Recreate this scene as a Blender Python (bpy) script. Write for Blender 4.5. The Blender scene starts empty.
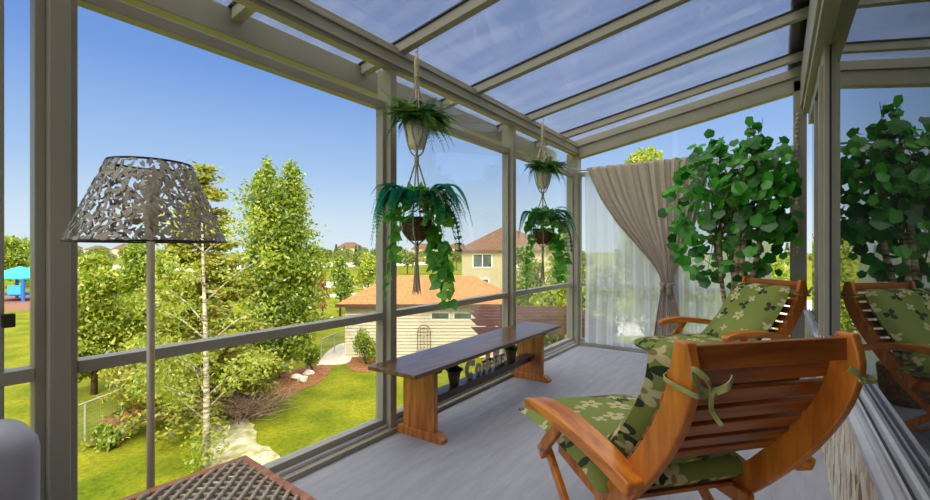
import bpy, math, random
from mathutils import Vector, noise
random.seed(7)
S = bpy.context.scene
COL = S.collection
# ------------------------------------------------------------------ camera
EYE = 1.30
FPX = 450.0
YAW = math.radians(34.82)
cam_d = bpy.data.cameras.new('camera'); cam = bpy.data.objects.new('camera', cam_d); COL.objects.link(cam)
cam.location = (0, 0, EYE); cam.rotation_euler = (math.pi/2, 0, YAW)
cam_d.sensor_width = 36; cam_d.lens = 36*FPX/930; cam_d.clip_start = .02; cam_d.clip_end = 2000
S.camera = cam
# ------------------------------------------------------------------ light
S.view_settings.view_transform = 'Standard'; S.view_settings.look = 'None'
S.view_settings.gamma = 1; S.view_settings.use_curve_mapping = False
S.view_settings.exposure = 0.0
S.cycles.max_bounces = 9; S.cycles.diffuse_bounces = 4; S.cycles.transparent_max_bounces = 24
S.cycles.use_denoising = True; S.cycles.caustics_reflective = False; S.cycles.caustics_refractive = False
S.cycles.sample_clamp_indirect = 6
W = bpy.data.worlds.new('sky'); S.world = W; W.use_nodes = True
wn = W.node_tree; wn.nodes.clear()
wo = wn.nodes.new('ShaderNodeOutputWorld'); wb = wn.nodes.new('ShaderNodeBackground')
tc = wn.nodes.new('ShaderNodeTexCoord'); sp = wn.nodes.new('ShaderNodeSeparateXYZ'); cr = wn.nodes.new('ShaderNodeValToRGB')
wn.links.new(tc.outputs['Generated'], sp.inputs[0]); wn.links.new(sp.outputs['Z'], cr.inputs[0])
e = cr.color_ramp; e.elements[0].position = 0.0; e.elements[0].color = (.80, .90, .95, 1)
e.elements[1].position = 1.0; e.elements[1].color = (3.4, 3.2, 2.9, 1)
for p, c in ((.06, (.70, .84, .95)), (.16, (.44, .63, .92)), (.34, (.20, .37, .80)), (.50, (.15, .28, .66)), (.66, (2.8, 2.7, 2.5)),):   # unseen bright zenith, added to light the interior through the roof
    x = e.elements.new(p); x.color = (*c, 1)
vd = wn.nodes.new('ShaderNodeVectorMath'); vd.operation = 'DOT_PRODUCT'; vd.inputs[1].default_value = Vector((.55, -.62, .35)).normalized()   # glow added to the unseen sun-side sky, to light the room from behind
wn.links.new(tc.outputs['Generated'], vd.inputs[0]); mrg = wn.nodes.new('ShaderNodeMapRange'); mrg.inputs[1].default_value = .1; mrg.inputs[2].default_value = .9
wn.links.new(vd.outputs['Value'], mrg.inputs[0]); wmx = wn.nodes.new('ShaderNodeMix'); wmx.data_type = 'RGBA'
wn.links.new(mrg.outputs[0], wmx.inputs[0]); wn.links.new(cr.outputs[0], wmx.inputs[6]); wmx.inputs[7].default_value = (4.0, 3.8, 3.5, 1)
wn.links.new(wmx.outputs[2], wb.inputs[0]); wn.links.new(wb.outputs[0], wo.inputs[0]); wb.inputs[1].default_value = 1.0
sun_d = bpy.data.lights.new('sun', 'SUN'); sun = bpy.data.objects.new('sun', sun_d); COL.objects.link(sun)
sun_d.energy = 2.9; sun_d.angle = math.radians(.6); sun_d.color = (1, .93, .76)
SUN_FROM = Vector((.55, -.62, .74)).normalized()
sun.rotation_euler = SUN_FROM.to_track_quat('Z', 'Y').to_euler(); sun.location = (10, -10, 14)

# ------------------------------------------------------------------ helpers
CF = Vector((-math.sin(YAW), math.cos(YAW), 0)); CR = Vector((math.cos(YAW), math.sin(YAW), 0))
GZ = -3.7
def at(u, v, d):      # a place at forward distance d
    return CF*d + CR*((u-465)/FPX*d) + Vector((0, 0, EYE+(250-v)/FPX*d))
def gnd(u, v, z=GZ):  # a place on the lawn
    d = FPX*(EYE-z)/(v-250); p = at(u, v, d); p.z = z; return p
def flat(u, d, z=GZ):
    p = at(u, 250, d); p.z = z; return p

def lin(c): return tuple((x/12.92 if x <= .04045 else ((x+.055)/1.055)**2.4) for x in (c[0]/255, c[1]/255, c[2]/255))
MATS = {}
def mat(name, col, rough=.6, metal=0, var=0, scale=8, bump=0, bscale=30, stretch=(1,1,1), col2=None, spec=.5, coords='Object'):
    if name in MATS: return MATS[name]
    m = bpy.data.materials.new(name); m.use_nodes = True; nt = m.node_tree; b = nt.nodes['Principled BSDF']
    c = lin(col); b.inputs['Base Color'].default_value = (*c, 1); b.inputs['Roughness'].default_value = rough
    b.inputs['Metallic'].default_value = metal; b.inputs['Specular IOR Level'].default_value = spec
    t = nt.nodes.new('ShaderNodeTexCoord'); mp = nt.nodes.new('ShaderNodeMapping'); mp.inputs['Scale'].default_value = stretch
    nt.links.new(t.outputs[coords], mp.inputs[0])
    n = nt.nodes.new('ShaderNodeTexNoise'); n.inputs['Scale'].default_value = scale; n.inputs['Detail'].default_value = 5
    nt.links.new(mp.outputs[0], n.inputs['Vector'])
    r = nt.nodes.new('ShaderNodeValToRGB'); nt.links.new(n.outputs[0], r.inputs[0])
    c2 = lin(col2) if col2 else tuple(x*(1-var) for x in c)
    r.color_ramp.elements[0].position = .36; r.color_ramp.elements[0].color = (*c2, 1)
    r.color_ramp.elements[1].position = .64; r.color_ramp.elements[1].color = (*c, 1)
    nt.links.new(r.outputs[0], b.inputs['Base Color'])
    if bump:
        n2 = nt.nodes.new('ShaderNodeTexNoise'); n2.inputs['Scale'].default_value = bscale; nt.links.new(mp.outputs[0], n2.inputs['Vector'])
        bp = nt.nodes.new('ShaderNodeBump'); bp.inputs['Strength'].default_value = bump; bp.inputs['Distance'].default_value = .01
        nt.links.new(n2.outputs[0], bp.inputs['Height']); nt.links.new(bp.outputs[0], b.inputs['Normal'])
    MATS[name] = m; return m
def leafmat(name, c1, c2, c3=None, trans=.35, rough=.5, gloss=.08):
    if name in MATS: return MATS[name]
    m = bpy.data.materials.new(name); m.use_nodes = True; nt = m.node_tree; nt.nodes.clear()
    o = nt.nodes.new('ShaderNodeOutputMaterial'); g = nt.nodes.new('ShaderNodeNewGeometry')
    r = nt.nodes.new('ShaderNodeValToRGB'); r.color_ramp.elements[0].color = (*lin(c1), 1); r.color_ramp.elements[1].color = (*lin(c2), 1)
    if c3: x = r.color_ramp.elements.new(.88); x.color = (*lin(c3), 1)
    r.color_ramp.elements[0].position = .05; r.color_ramp.elements[-1].position = .98
    nt.links.new(g.outputs['Random Per Island'], r.inputs[0])
    d = nt.nodes.new('ShaderNodeBsdfDiffuse'); t = nt.nodes.new('ShaderNodeBsdfTranslucent'); mx = nt.nodes.new('ShaderNodeMixShader'); mx.inputs[0].default_value = trans
    gl = nt.nodes.new('ShaderNodeBsdfGlossy'); gl.inputs['Roughness'].default_value = rough; m2 = nt.nodes.new('ShaderNodeMixShader'); m2.inputs[0].default_value = gloss
    nt.links.new(r.outputs[0], d.inputs[0]); nt.links.new(r.outputs[0], t.inputs[0])
    nt.links.new(d.outputs[0], mx.inputs[1]); nt.links.new(t.outputs[0], mx.inputs[2])
    nt.links.new(mx.outputs[0], m2.inputs[1]); nt.links.new(gl.outputs[0], m2.inputs[2]); nt.links.new(m2.outputs[0], o.inputs[0])
    MATS[name] = m; return m
def glassmat(name, tint, refl=.06, haze=0, hcol=(.7,.75,.85), streak=False):
    m = bpy.data.materials.new(name); m.use_nodes = True; nt = m.node_tree; nt.nodes.clear()
    o = nt.nodes.new('ShaderNodeOutputMaterial'); t = nt.nodes.new('ShaderNodeBsdfTransparent'); t.inputs[0].default_value = (*tint, 1)
    g = nt.nodes.new('ShaderNodeBsdfGlossy'); g.inputs['Roughness'].default_value = .02
    f = nt.nodes.new('ShaderNodeFresnel'); f.inputs[0].default_value = 1.3
    mu = nt.nodes.new('ShaderNodeMath'); mu.operation = 'MULTIPLY'; mu.inputs[1].default_value = refl*10
    mu.use_clamp = True
    nt.links.new(f.outputs[0], mu.inputs[0])
    mx = nt.nodes.new('ShaderNodeMixShader'); nt.links.new(mu.outputs[0], mx.inputs[0])
    nt.links.new(t.outputs[0], mx.inputs[1]); nt.links.new(g.outputs[0], mx.inputs[2])
    last = mx
    if haze:
        d = nt.nodes.new('ShaderNodeBsdfTranslucent'); d.inputs[0].default_value = (*hcol, 1)
        tc_ = nt.nodes.new('ShaderNodeTexCoord'); mp = nt.nodes.new('ShaderNodeMapping'); mp.inputs['Scale'].default_value = (.5, 3, 1)
        mp.inputs['Rotation'].default_value = (0, 0, .35)
        n = nt.nodes.new('ShaderNodeTexNoise'); n.inputs['Scale'].default_value = 2.2; n.inputs['Detail'].default_value = 7; n.inputs['Distortion'].default_value = .8
        nt.links.new(tc_.outputs['Object'], mp.inputs[0]); nt.links.new(mp.outputs[0], n.inputs['Vector'])
        r = nt.nodes.new('ShaderNodeMapRange'); r.inputs[1].default_value = .42; r.inputs[2].default_value = .78; r.inputs[3].default_value = haze*.8; r.inputs[4].default_value = haze*1.9
        nt.links.new(n.outputs[0], r.inputs[0])
        m3 = nt.nodes.new('ShaderNodeMixShader'); nt.links.new(r.outputs[0], m3.inputs[0])
        nt.links.new(mx.outputs[0], m3.inputs[1]); nt.links.new(d.outputs[0], m3.inputs[2]); last = m3
    nt.links.new(last.outputs[0], o.inputs[0]); return m

class MB:
    def __init__(s): s.v = []; s.f = []; s.uv = None
    def add(s, vs, fs):
        o = len(s.v); s.v += [tuple(v) for v in vs]; s.f += [tuple(i+o for i in f) for f in fs]; return s
    def box(s, x0, x1, y0, y1, z0, z1):
        return s.add([(x0,y0,z0),(x1,y0,z0),(x1,y1,z0),(x0,y1,z0),(x0,y0,z1),(x1,y0,z1),(x1,y1,z1),(x0,y1,z1)],
                     [(0,3,2,1),(4,5,6,7),(0,1,5,4),(1,2,6,5),(2,3,7,6),(3,0,4,7)])
    def hexa(s, p):   # 8 corners, bottom ring then top ring
        return s.add(p, [(0,3,2,1),(4,5,6,7),(0,1,5,4),(1,2,6,5),(2,3,7,6),(3,0,4,7)])
    def tube(s, path, r, n=8, cap=True):
        P = [Vector(p) for p in path]; k = len(P); R = r if isinstance(r, (list, tuple)) else [r]*k
        vs = []; prev = None
        for i, p in enumerate(P):
            t = (P[min(i+1, k-1)]-P[max(i-1, 0)])
            t = t.normalized() if t.length > 1e-9 else Vector((0,0,1))
            if prev is None:
                a = Vector((0,0,1)) if abs(t.z) < .9 else Vector((1,0,0)); x = t.cross(a).normalized()
            else: x = (prev-t*prev.dot(t)).normalized()
            prev = x; y = t.cross(x)
            for j in range(n):
                a = 2*math.pi*j/n; vs.append(p+(x*math.cos(a)+y*math.sin(a))*R[i])
        fs = [(i*n+j, i*n+(j+1)%n, (i+1)*n+(j+1)%n, (i+1)*n+j) for i in range(k-1) for j in range(n)]
        if cap: fs += [tuple(range(n))[::-1], tuple(range((k-1)*n, k*n))]
        return s.add(vs, fs)
    def lathe(s, prof, c=(0,0,0), n=24, cap=True):
        vs = []; k = len(prof)
        for r, z in prof:
            for j in range(n): a = 2*math.pi*j/n; vs.append((c[0]+r*math.cos(a), c[1]+r*math.sin(a), c[2]+z))
        fs = [(i*n+j, i*n+(j+1)%n, (i+1)*n+(j+1)%n, (i+1)*n+j) for i in range(k-1) for j in range(n)]
        if cap: fs += [tuple(range(n))[::-1], tuple(range((k-1)*n, k*n))]
        return s.add(vs, fs)
    def prism(s, poly, f0, f1):   # poly of 2-D points, f0/f1 map them to 3-D
        n = len(poly); vs = [f0(*p) for p in poly]+[f1(*p) for p in poly]
        return s.add(vs, [tuple(range(n))[::-1], tuple(range(n, 2*n))]+[(i, (i+1)%n, n+(i+1)%n, n+i) for i in range(n)])
    def sweep(s, path, side, w, t):   # rectangular board: side = width direction(s), w width, t thickness
        P = [Vector(p) for p in path]; k = len(P); vs = []
        for i, p in enumerate(P):
            tg = (P[min(i+1,k-1)]-P[max(i-1,0)]).normalized(); sd = Vector(side[i] if isinstance(side, list) else side)
            sd = (sd-tg*sd.dot(tg)).normalized(); nn = sd.cross(tg)
            ww = (w[i] if isinstance(w, list) else w)/2; tt = (t[i] if isinstance(t, list) else t)/2
            vs += [p-sd*ww-nn*tt, p+sd*ww-nn*tt, p+sd*ww+nn*tt, p-sd*ww+nn*tt]
        fs = [(i*4+j, i*4+(j+1)%4, i*4+4+(j+1)%4, i*4+4+j) for i in range(k-1) for j in range(4)]
        fs += [(3,2,1,0), (k*4-4,k*4-3,k*4-2,k*4-1)]
        return s.add(vs, fs)
    def ico(s, c, r, jit=0, sub=1, flatz=1):
        import bmesh
        b = bmesh.new(); bmesh.ops.create_icosphere(b, subdivisions=sub, radius=1)
        rr = (r, r, r) if not isinstance(r, (tuple, list)) else r
        vs = []
        for v in b.verts:
            k = 1+random.uniform(-jit, jit); vs.append((c[0]+v.co.x*rr[0]*k, c[1]+v.co.y*rr[1]*k, c[2]+v.co.z*rr[2]*k*flatz))
        fs = [tuple(q.index for q in f.verts) for f in b.faces]; b.free(); return s.add(vs, fs)
    def build(s, name, m, parent=None, smooth=False, bevel=0, solid=0, sub=0):
        me = bpy.data.meshes.new(name); me.from_pydata(s.v, [], s.f); me.materials.append(m)
        if s.uv:
            l = me.uv_layers.new(name='uv')
            for lp in me.loops: l.data[lp.index].uv = s.uv[lp.vertex_index]
        if smooth: me.polygons.foreach_set('use_smooth', [True]*len(me.polygons))
        o = bpy.data.objects.new(name, me); COL.objects.link(o); o.parent = parent
        if solid: md = o.modifiers.new('s', 'SOLIDIFY'); md.thickness = solid
        if bevel: md = o.modifiers.new('b', 'BEVEL'); md.width = bevel; md.segments = 2; md.limit_method = 'ANGLE'; md.angle_limit = .6
        if sub: md = o.modifiers.new('u', 'SUBSURF'); md.levels = sub; md.render_levels = sub
        return o
def tag(o, label=None, cat=None, group=None, kind=None):
    if label: o['label'] = label
    if cat: o['category'] = cat
    if group: o['group'] = group
    if kind: o['kind'] = kind
    return o
def thing(name, loc=(0,0,0), rz=0, label=None, cat=None, group=None, kind=None):
    o = bpy.data.objects.new(name, None); COL.objects.link(o); o.location = loc; o.rotation_euler = (0,0,rz); o.empty_display_size = .1
    return tag(o, label, cat, group, kind)
def copy_tree(o, parent=None):
    c = o.copy(); COL.objects.link(c); c.parent = parent
    for ch in list(o.children): copy_tree(ch, c)
    return c
def crom(pts, n=8):
    P = [Vector(p) for p in pts]; P = [P[0]*2-P[1]]+P+[P[-1]*2-P[-2]]; out = []
    for i in range(1, len(P)-2):
        for k in range(n):
            t = k/n; a, b, c, d = P[i-1:i+3]
            out.append(.5*((2*b)+(c-a)*t+(2*a-5*b+4*c-d)*t*t+(3*b-a-3*c+d)*t**3))
    out.append(P[-2]); return out
def rv():
    while True:
        v = Vector((random.uniform(-1,1), random.uniform(-1,1), random.uniform(-1,1)))
        if .05 < v.length < 1: return v.normalized()
def leaf(mb, p, d, s, wr=.55, up=None):   # a folded pointed leaf of four triangles
    d = d.normalized(); x = d.cross(up or rv())
    if x.length < 1e-3: x = d.cross(Vector((1,0,.1)))
    x.normalize(); nn = x.cross(d)
    mb.add([p, p+d*s*.45+x*s*wr*.5+nn*s*.1, p+d*s, p+d*s*.45-x*s*wr*.5+nn*s*.1, p+d*s*.5], [(0,1,4),(1,2,4),(2,3,4),(3,0,4)])
def qleaf(mb, p, s, flatness=0):
    d = rv(); x = rv(); x = (x-d*x.dot(d))
    if flatness: x.z *= 1-flatness; d.z *= 1-flatness
    if x.length < .05: x = Vector((1,0,0))
    x.normalize(); d = d.normalized()
    mb.add([p-d*s, p+x*s*.5, p+d*s, p-x*s*.5], [(0,1,2,3)])
def blob(mb, c, r, n, s, bias=.5, flatness=0):
    n = int(n*1.7); s *= 1.2
    for _ in range(n):
        v = rv()*(random.random()**bias); k = 1+.35*noise.noise(Vector(c)*.3+v*2.2)
        qleaf(mb, Vector((c[0]+v.x*r[0]*k, c[1]+v.y*r[1]*k, c[2]+v.z*r[2]*k)), s*random.uniform(.6,1.3), flatness)

# ------------------------------------------------------------------ materials
ALU = mat('aluminium_frame', (166,162,148), .45, 0, var=.08, scale=3)
ALUD = mat('gasket', (45,45,45), .6, var=.2)
TRACK = mat('track_aluminium', (206,210,220), .4, 0, var=.1)
GLASS = glassmat('window_glass', (.95,.97,.98), .018)
ROOFG = glassmat('roof_glass', (.80,.80,.80), .02, haze=.06, hcol=(.66,.70,.80))

def floor_material():
    m = mat('floor', (164,166,178), .75, col2=(153,155,168), scale=2.0, stretch=(10,1.4,1)); nt = m.node_tree; b = nt.nodes['Principled BSDF']
    t = nt.nodes.new('ShaderNodeTexCoord'); mp = nt.nodes.new('ShaderNodeMapping'); mp.inputs['Scale'].default_value = (45, 5, 1)
    nt.links.new(t.outputs['Object'], mp.inputs[0])
    n = nt.nodes.new('ShaderNodeTexNoise'); n.inputs['Scale'].default_value = 2.2; n.inputs['Detail'].default_value = 8; nt.links.new(mp.outputs[0], n.inputs['Vector'])
    bp = nt.nodes.new('ShaderNodeBump'); bp.inputs['Strength'].default_value = .55; bp.inputs['Distance'].default_value = .012
    nt.links.new(n.outputs[0], bp.inputs['Height']); nt.links.new(bp.outputs[0], b.inputs['Normal']); return m
FLOOR = floor_material()

def wood(name, c1, c2, rough=.3, ax=(12,1.2,12), scale=2.5):
    m = mat(name, c1, rough, col2=c2, scale=scale, stretch=ax); nt = m.node_tree
    b = nt.nodes['Principled BSDF']; b.inputs['Coat Weight'].default_value = .25; b.inputs['Coat Roughness'].default_value = .18
    return m
WTEAK = wood('teak', (210,126,38), (168,88,24), .38, ax=(10,10,1.6))
WSLAT = wood('teak_slat', (176,98,36), (126,64,22), .38, ax=(1.4,14,14))
WARM = wood('teak_arm', (220,136,42), (178,96,28), .3, ax=(14,1.6,14))
WTOP = wood('bench_top', (124,92,68), (86,60,44), .30, ax=(16,1,16))
WLEG = wood('bench_leg', (206,130,52), (156,86,32), .4, ax=(11,11,1.2))
WDARK = wood('bench_stretcher', (88,54,32), (60,36,20), .4, ax=(12,1,12))

def stone_material():
    m = bpy.data.materials.new('stone_panel'); m.use_nodes = True; nt = m.node_tree; b = nt.nodes['Principled BSDF']; b.inputs['Roughness'].default_value = .85
    t = nt.nodes.new('ShaderNodeTexCoord'); mp = nt.nodes.new('ShaderNodeMapping'); mp.inputs['Scale'].default_value = (1, 17, 13)
    nt.links.new(t.outputs['Object'], mp.inputs[0])
    nz = nt.nodes.new('ShaderNodeTexNoise'); nz.inputs['Scale'].default_value = 1.5; nt.links.new(mp.outputs[0], nz.inputs['Vector'])
    mxv = nt.nodes.new('ShaderNodeMix'); mxv.data_type = 'VECTOR'; mxv.inputs[0].default_value = .3
    nt.links.new(mp.outputs[0], mxv.inputs[4]); nt.links.new(nz.outputs['Color'], mxv.inputs[5])
    v = nt.nodes.new('ShaderNodeTexVoronoi'); v.inputs['Scale'].default_value = 1.4; nt.links.new(mxv.outputs[1], v.inputs['Vector'])
    r = nt.nodes.new('ShaderNodeValToRGB'); r.color_ramp.interpolation = 'CONSTANT'
    cs = [(0,(222,208,182)),(.22,(190,172,144)),(.36,(230,224,212)),(.58,(206,190,160)),(.78,(140,104,74)),(.84,(214,206,192)),(.93,(176,160,138))]
    r.color_ramp.elements[0].color = (*lin(cs[0][1]),1); r.color_ramp.elements[1].position = cs[1][0]; r.color_ramp.elements[1].color = (*lin(cs[1][1]),1)
    for p, c in cs[2:]: x = r.color_ramp.elements.new(p); x.color = (*lin(c),1)
    sx = nt.nodes.new('ShaderNodeSeparateColor'); nt.links.new(v.outputs['Color'], sx.inputs[0]); nt.links.new(sx.outputs[0], r.inputs[0])
    n2 = nt.nodes.new('ShaderNodeTexNoise'); n2.inputs['Scale'].default_value = 60; nt.links.new(t.outputs['Object'], n2.inputs['Vector'])
    mx = nt.nodes.new('ShaderNodeMix'); mx.data_type = 'RGBA'; mx.blend_type = 'OVERLAY'; mx.inputs[0].default_value = .5
    nt.links.new(r.outputs[0], mx.inputs[6]); nt.links.new(n2.outputs[0], mx.inputs[7]); nt.links.new(mx.outputs[2], b.inputs['Base Color'])
    bp = nt.nodes.new('ShaderNodeBump'); bp.inputs['Strength'].default_value = .6; bp.inputs['Distance'].default_value = .01; nt.links.new(v.outputs[0], bp.inputs['Height'])
    bp.invert = True; nt.links.new(bp.outputs[0], b.inputs['Normal']); return m
STONE = stone_material()

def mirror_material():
    m = bpy.data.materials.new('patio_glass_dark_room'); m.use_nodes = True; nt = m.node_tree; nt.nodes.clear()
    o = nt.nodes.new('ShaderNodeOutputMaterial'); d = nt.nodes.new('ShaderNodeBsdfDiffuse'); d.inputs[0].default_value = (.012,.014,.014,1)  # near-black base stands in for the unlit room behind the glass
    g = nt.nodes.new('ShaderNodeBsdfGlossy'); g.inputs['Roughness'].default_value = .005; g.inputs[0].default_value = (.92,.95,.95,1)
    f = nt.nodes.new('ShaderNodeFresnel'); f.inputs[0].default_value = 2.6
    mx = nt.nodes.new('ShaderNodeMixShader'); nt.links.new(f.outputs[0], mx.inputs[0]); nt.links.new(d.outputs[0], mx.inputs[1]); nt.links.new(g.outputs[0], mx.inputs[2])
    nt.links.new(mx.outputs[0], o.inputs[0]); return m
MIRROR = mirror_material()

# ------------------------------------------------------------------ sunroom shell
XL, XR, YE, YB = -2.30, .232, 5.96, -1.75
tag(MB().box(XL-.12, XR+.1, YB, YE+.1, -.14, 0).build('floor', FLOOR), kind='structure')
XG = .30
wl = thing('wall_left', kind='structure')
PY = [-1.28, .53, 2.35, 4.15]
for i, y in enumerate(PY):
    MB().box(XL-.085, XL+.045, y-.032, y+.032, .02, 2.60).build('post', ALU, wl, bevel=.004)
MB().box(XL-.10, XL+.055, YE-.055, YE+.10, .02, 2.62).build('post', ALU, wl, bevel=.004)
b = MB(); b.box(XL-.02, XL+.055, YB, YE+.1, 2.59, 2.76); b.box(XL+.055, XL+.066, YB, YE, 2.615, 2.635); b.box(XL+.055, XL+.066, YB, YE, 2.70, 2.725)
b.build('eave_beam', ALU, wl, bevel=.004)
MB().box(XL-.10, XL+.065, YB, YE, 0, .032).build('sill', ALU, wl, bevel=.003)
MB().box(XL-.10, XL+.02, YB, YE, .032, .055).build('track', TRACK, wl, bevel=.003)
# gutter beam and its overhang
gb = thing('trim_1', kind='structure')
MB().box(XL-.44, XL-.35, YB, YE+.2, 2.56, 2.73).build('gutter_beam', ALU, gb, bevel=.005)
def window(n, y0, y1, sashes=None):
    w = thing('window_%d' % n, kind='structure')
    xf0, xf1 = XL-.07, XL-.0
    f = MB()
    f.box(xf0, xf1, y0, y0+.032, .055, 2.36); f.box(xf0, xf1, y1-.032, y1, .055, 2.36)
    f.box(xf0, xf1, y0+.032, y1-.032, .055, .098); f.box(xf0, xf1, y0+.032, y1-.032, 2.305, 2.36)
    f.build('frame', ALU, w, bevel=.003)
    MB().box(xf0, xf1+.006, y0+.032, y1-.032, .806, .856).build('mid_rail', ALU, w, bevel=.003)
    x = (xf0+xf1)/2
    MB().box(x-.004, x+.004, y0+.032, y1-.032, .098, .806).build('lower_pane', GLASS, w)
    MB().box(x-.004, x+.004, y0+.032, y1-.032, .856, 2.305).build('upper_pane', GLASS, w)
    MB().box(x-.004, x+.004, y0+.01, y1-.01, 2.362, 2.588).build('transom_pane', GLASS, w)
    return w
edges = PY+[YE-.02]
for i in range(4): 
    w = window(i+1, edges[i]+.032, edges[i+1]-.032)
    if i == 0:
        MB().box(XL-.068, XL+.004, .26, .385, .098, .806).build('sash_stile', ALU, w, bevel=.003)
        MB().box(XL-.068, XL+.004, .26, .385, .856, 2.305).build('sash_stile', ALU, w, bevel=.003)
        MB().box(XL+.004, XL+.03, .375, .41, 1.02, 1.07).build('latch', ALUD, w, bevel=.004)
# end wall
we = thing('wall_far', kind='structure')
def roof_z(x): return 2.80+.177*(x-XL)
def slopebox(x0, x1, y0, y1, zb, zt):
    return [(x0,y0,roof_z(x0)+zb),(x1,y0,roof_z(x1)+zb),(x1,y1,roof_z(x1)+zb),(x0,y1,roof_z(x0)+zb),
            (x0,y0,roof_z(x0)+zt),(x1,y0,roof_z(x1)+zt),(x1,y1,roof_z(x1)+zt),(x0,y1,roof_z(x0)+zt)]
b = MB(); b.hexa(slopebox(XL-.1, XG+.1, YE-.02, YE+.1, -.25, -.10)); b.hexa(slopebox(XL-.1, XG+.1, YE-.045, YE+.1, -.10, -.005)); b.build('end_beam', ALU, we, bevel=.004)
MB().box(XL+.05, XG, YE-.03, YE+.06, 0, .05).build('sill', ALU, we, bevel=.003)
MB().box(.135, .25, YE-.02, YE+.1, .0, 3.1).build('post', ALU, we, bevel=.004)
MB().box(-1.06, -1.0, YE-.02, YE+.06, .05, 2.36).build('post', ALU, we, bevel=.004)
for n, (x0, x1) in enumerate(((XL+.055, -1.06), (-1.0, .135))):
    w = thing('window_%d' % (5+n), kind='structure'); f = MB()
    f.box(x0, x0+.03, YE, YE+.05, .05, 2.36); f.box(x1-.03, x1, YE, YE+.05, .05, 2.36)
    f.box(x0+.03, x1-.03, YE, YE+.05, .05, .095); f.box(x0+.03, x1-.03, YE, YE+.05, 2.305, 2.36); f.build('frame', ALU, w, bevel=.003)
    MB().box(x0+.03, x1-.03, YE-.004, YE+.05, .806, .856).build('mid_rail', ALU, w, bevel=.003)
    MB().box(x0+.03, x1-.03, YE+.021, YE+.029, .095, .806).build('lower_pane', GLASS, w)
    MB().box(x0+.03, x1-.03, YE+.021, YE+.029, .856, 2.305).build('upper_pane', GLASS, w)
    za, zb = roof_z(x0)-.25, roof_z(x1)-.25
    MB().hexa([(x0,YE+.021,2.362),(x1,YE+.021,2.362),(x1,YE+.029,2.362),(x0,YE+.029,2.362),(x0,YE+.021,za),(x1,YE+.021,zb),(x1,YE+.029,zb),(x0,YE+.029,za)]).build('transom_pane', GLASS, w)
# near end wall behind the camera, glazed
wb_ = thing('wall_back', kind='structure'); b = MB()
b.box(XL, XG, YB-.06, YB, 0, .8)
for x in (XL, -1.45, -.6, .22): b.box(x, x+.07, YB-.06, YB, .8, 2.75)
b.hexa([(XL-.1,YB-.06,2.5),(XG,YB-.06,2.5),(XG,YB,2.5),(XL-.1,YB,2.5),(XL-.1,YB-.06,roof_z(XL-.1)),(XG,YB-.06,roof_z(XG)),(XG,YB,roof_z(XG)),(XL-.1,YB,roof_z(XL-.1))])
b.build('end_frame', ALU, wb_)
MB().box(XL+.05, XG, YB-.034, YB-.026, .8, 2.5).build('pane', GLASS, wb_)
# ceiling
ce = thing('ceiling', kind='structure')
RY = [-1.6, -.6, .42, 1.42, 2.42, 3.44, 4.50, 5.47]
for y in RY:
    MB().hexa(slopebox(XL-.34, XG-.06, y-.032, y+.032, -.085, -.012)).build('rafter', ALU, ce, bevel=.004)
    MB().hexa(slopebox(XL-.36, XG-.06, y-.045, y+.045, -.012, 0)).build('gasket', ALUD, ce)
RB = RY+[YE+.1]
for i in range(len(RB)-1):
    MB().hexa(slopebox(XL-.45, XG-.04, RB[i]+.003, RB[i+1]-.003, .0, .010)).build('glass_pane', ROOFG, ce)
tr = thing('trim_2', kind='structure')
MB().hexa(slopebox(.085, XG+.1, YB, YE+.05, .025, .15)).build('ledger_board', mat('ledger', (104,82,58), .8, var=.35, scale=6, stretch=(1,.3,1)), tr)
# right wall : stone knee wall, sill, sliding glass, header
wr = thing('wall_right', kind='structure')
MB().box(XR, XR+.16, YB, YE, 0, .64).build('stone_panel', STONE, wr)
b = MB(); b.box(XR-.012, XG-.02, YB, YE-.02, .64, .668); b.build('sill', TRACK, wr, bevel=.003)
b = MB(); b.box(XG-.058, XG-.050, YB, YE-.02, .668, .69); b.box(XG-.036, XG-.028, YB, YE-.02, .668, .688); b.build('track', TRACK, wr, bevel=.002)
MB().box(XG-.02, XG+.1, YB, YE-.02, .64, .668).build('dark_track', ALUD, wr)
b = MB(); b.box(.195, .33, YB, YE-.02, 2.80, 3.17); b.box(.215, .33, YB, YE-.02, 2.735, 2.80); b.build('header', ALU, wr, bevel=.004)
b = MB(); b.box(.262, .33, 4.09, YE-.02, 2.62, 2.735); b.box(.24, .29, 4.10, 4.16, .668, 2.62); b.box(.262, .29, 5.0, 5.06, .668, 2.62); b.build('fixed_frame', ALU, wr, bevel=.003)
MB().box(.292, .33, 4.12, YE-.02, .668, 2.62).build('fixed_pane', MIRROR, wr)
dr = thing('door_1', kind='structure'); SY = 4.08
b = MB(); b.box(XG-.034, XG-.004, SY-.05, SY, .69, 2.735); b.build('stile', ALU, dr, bevel=.003)
MB().box(XG-.006, XG+.02, SY-.062, SY-.050, .71, 2.70).build('gasket', ALUD, dr)
b = MB(); b.box(XG-.012, XG+.03, YB, SY-.055, .668, .70); b.build('bottom_rail', TRACK, dr, bevel=.002)
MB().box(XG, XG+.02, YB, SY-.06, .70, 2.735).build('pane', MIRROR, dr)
# the house the sunroom leans on; unseen block, made tall to shade it
ho = thing('wall_house', kind='structure')
b = MB(); b.box(.42, 9, YB-9, 5.6, GZ, 7.2)
b.build('house_block', mat('house_siding', (190,180,160), .8, var=.1), ho)
bs = thing('wall_below', kind='structure')
MB().box(XL-.1, .4, YB, YE+.1, GZ, -.14).build('lower_wall', mat('house_siding', (190,180,160)), bs)

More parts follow.
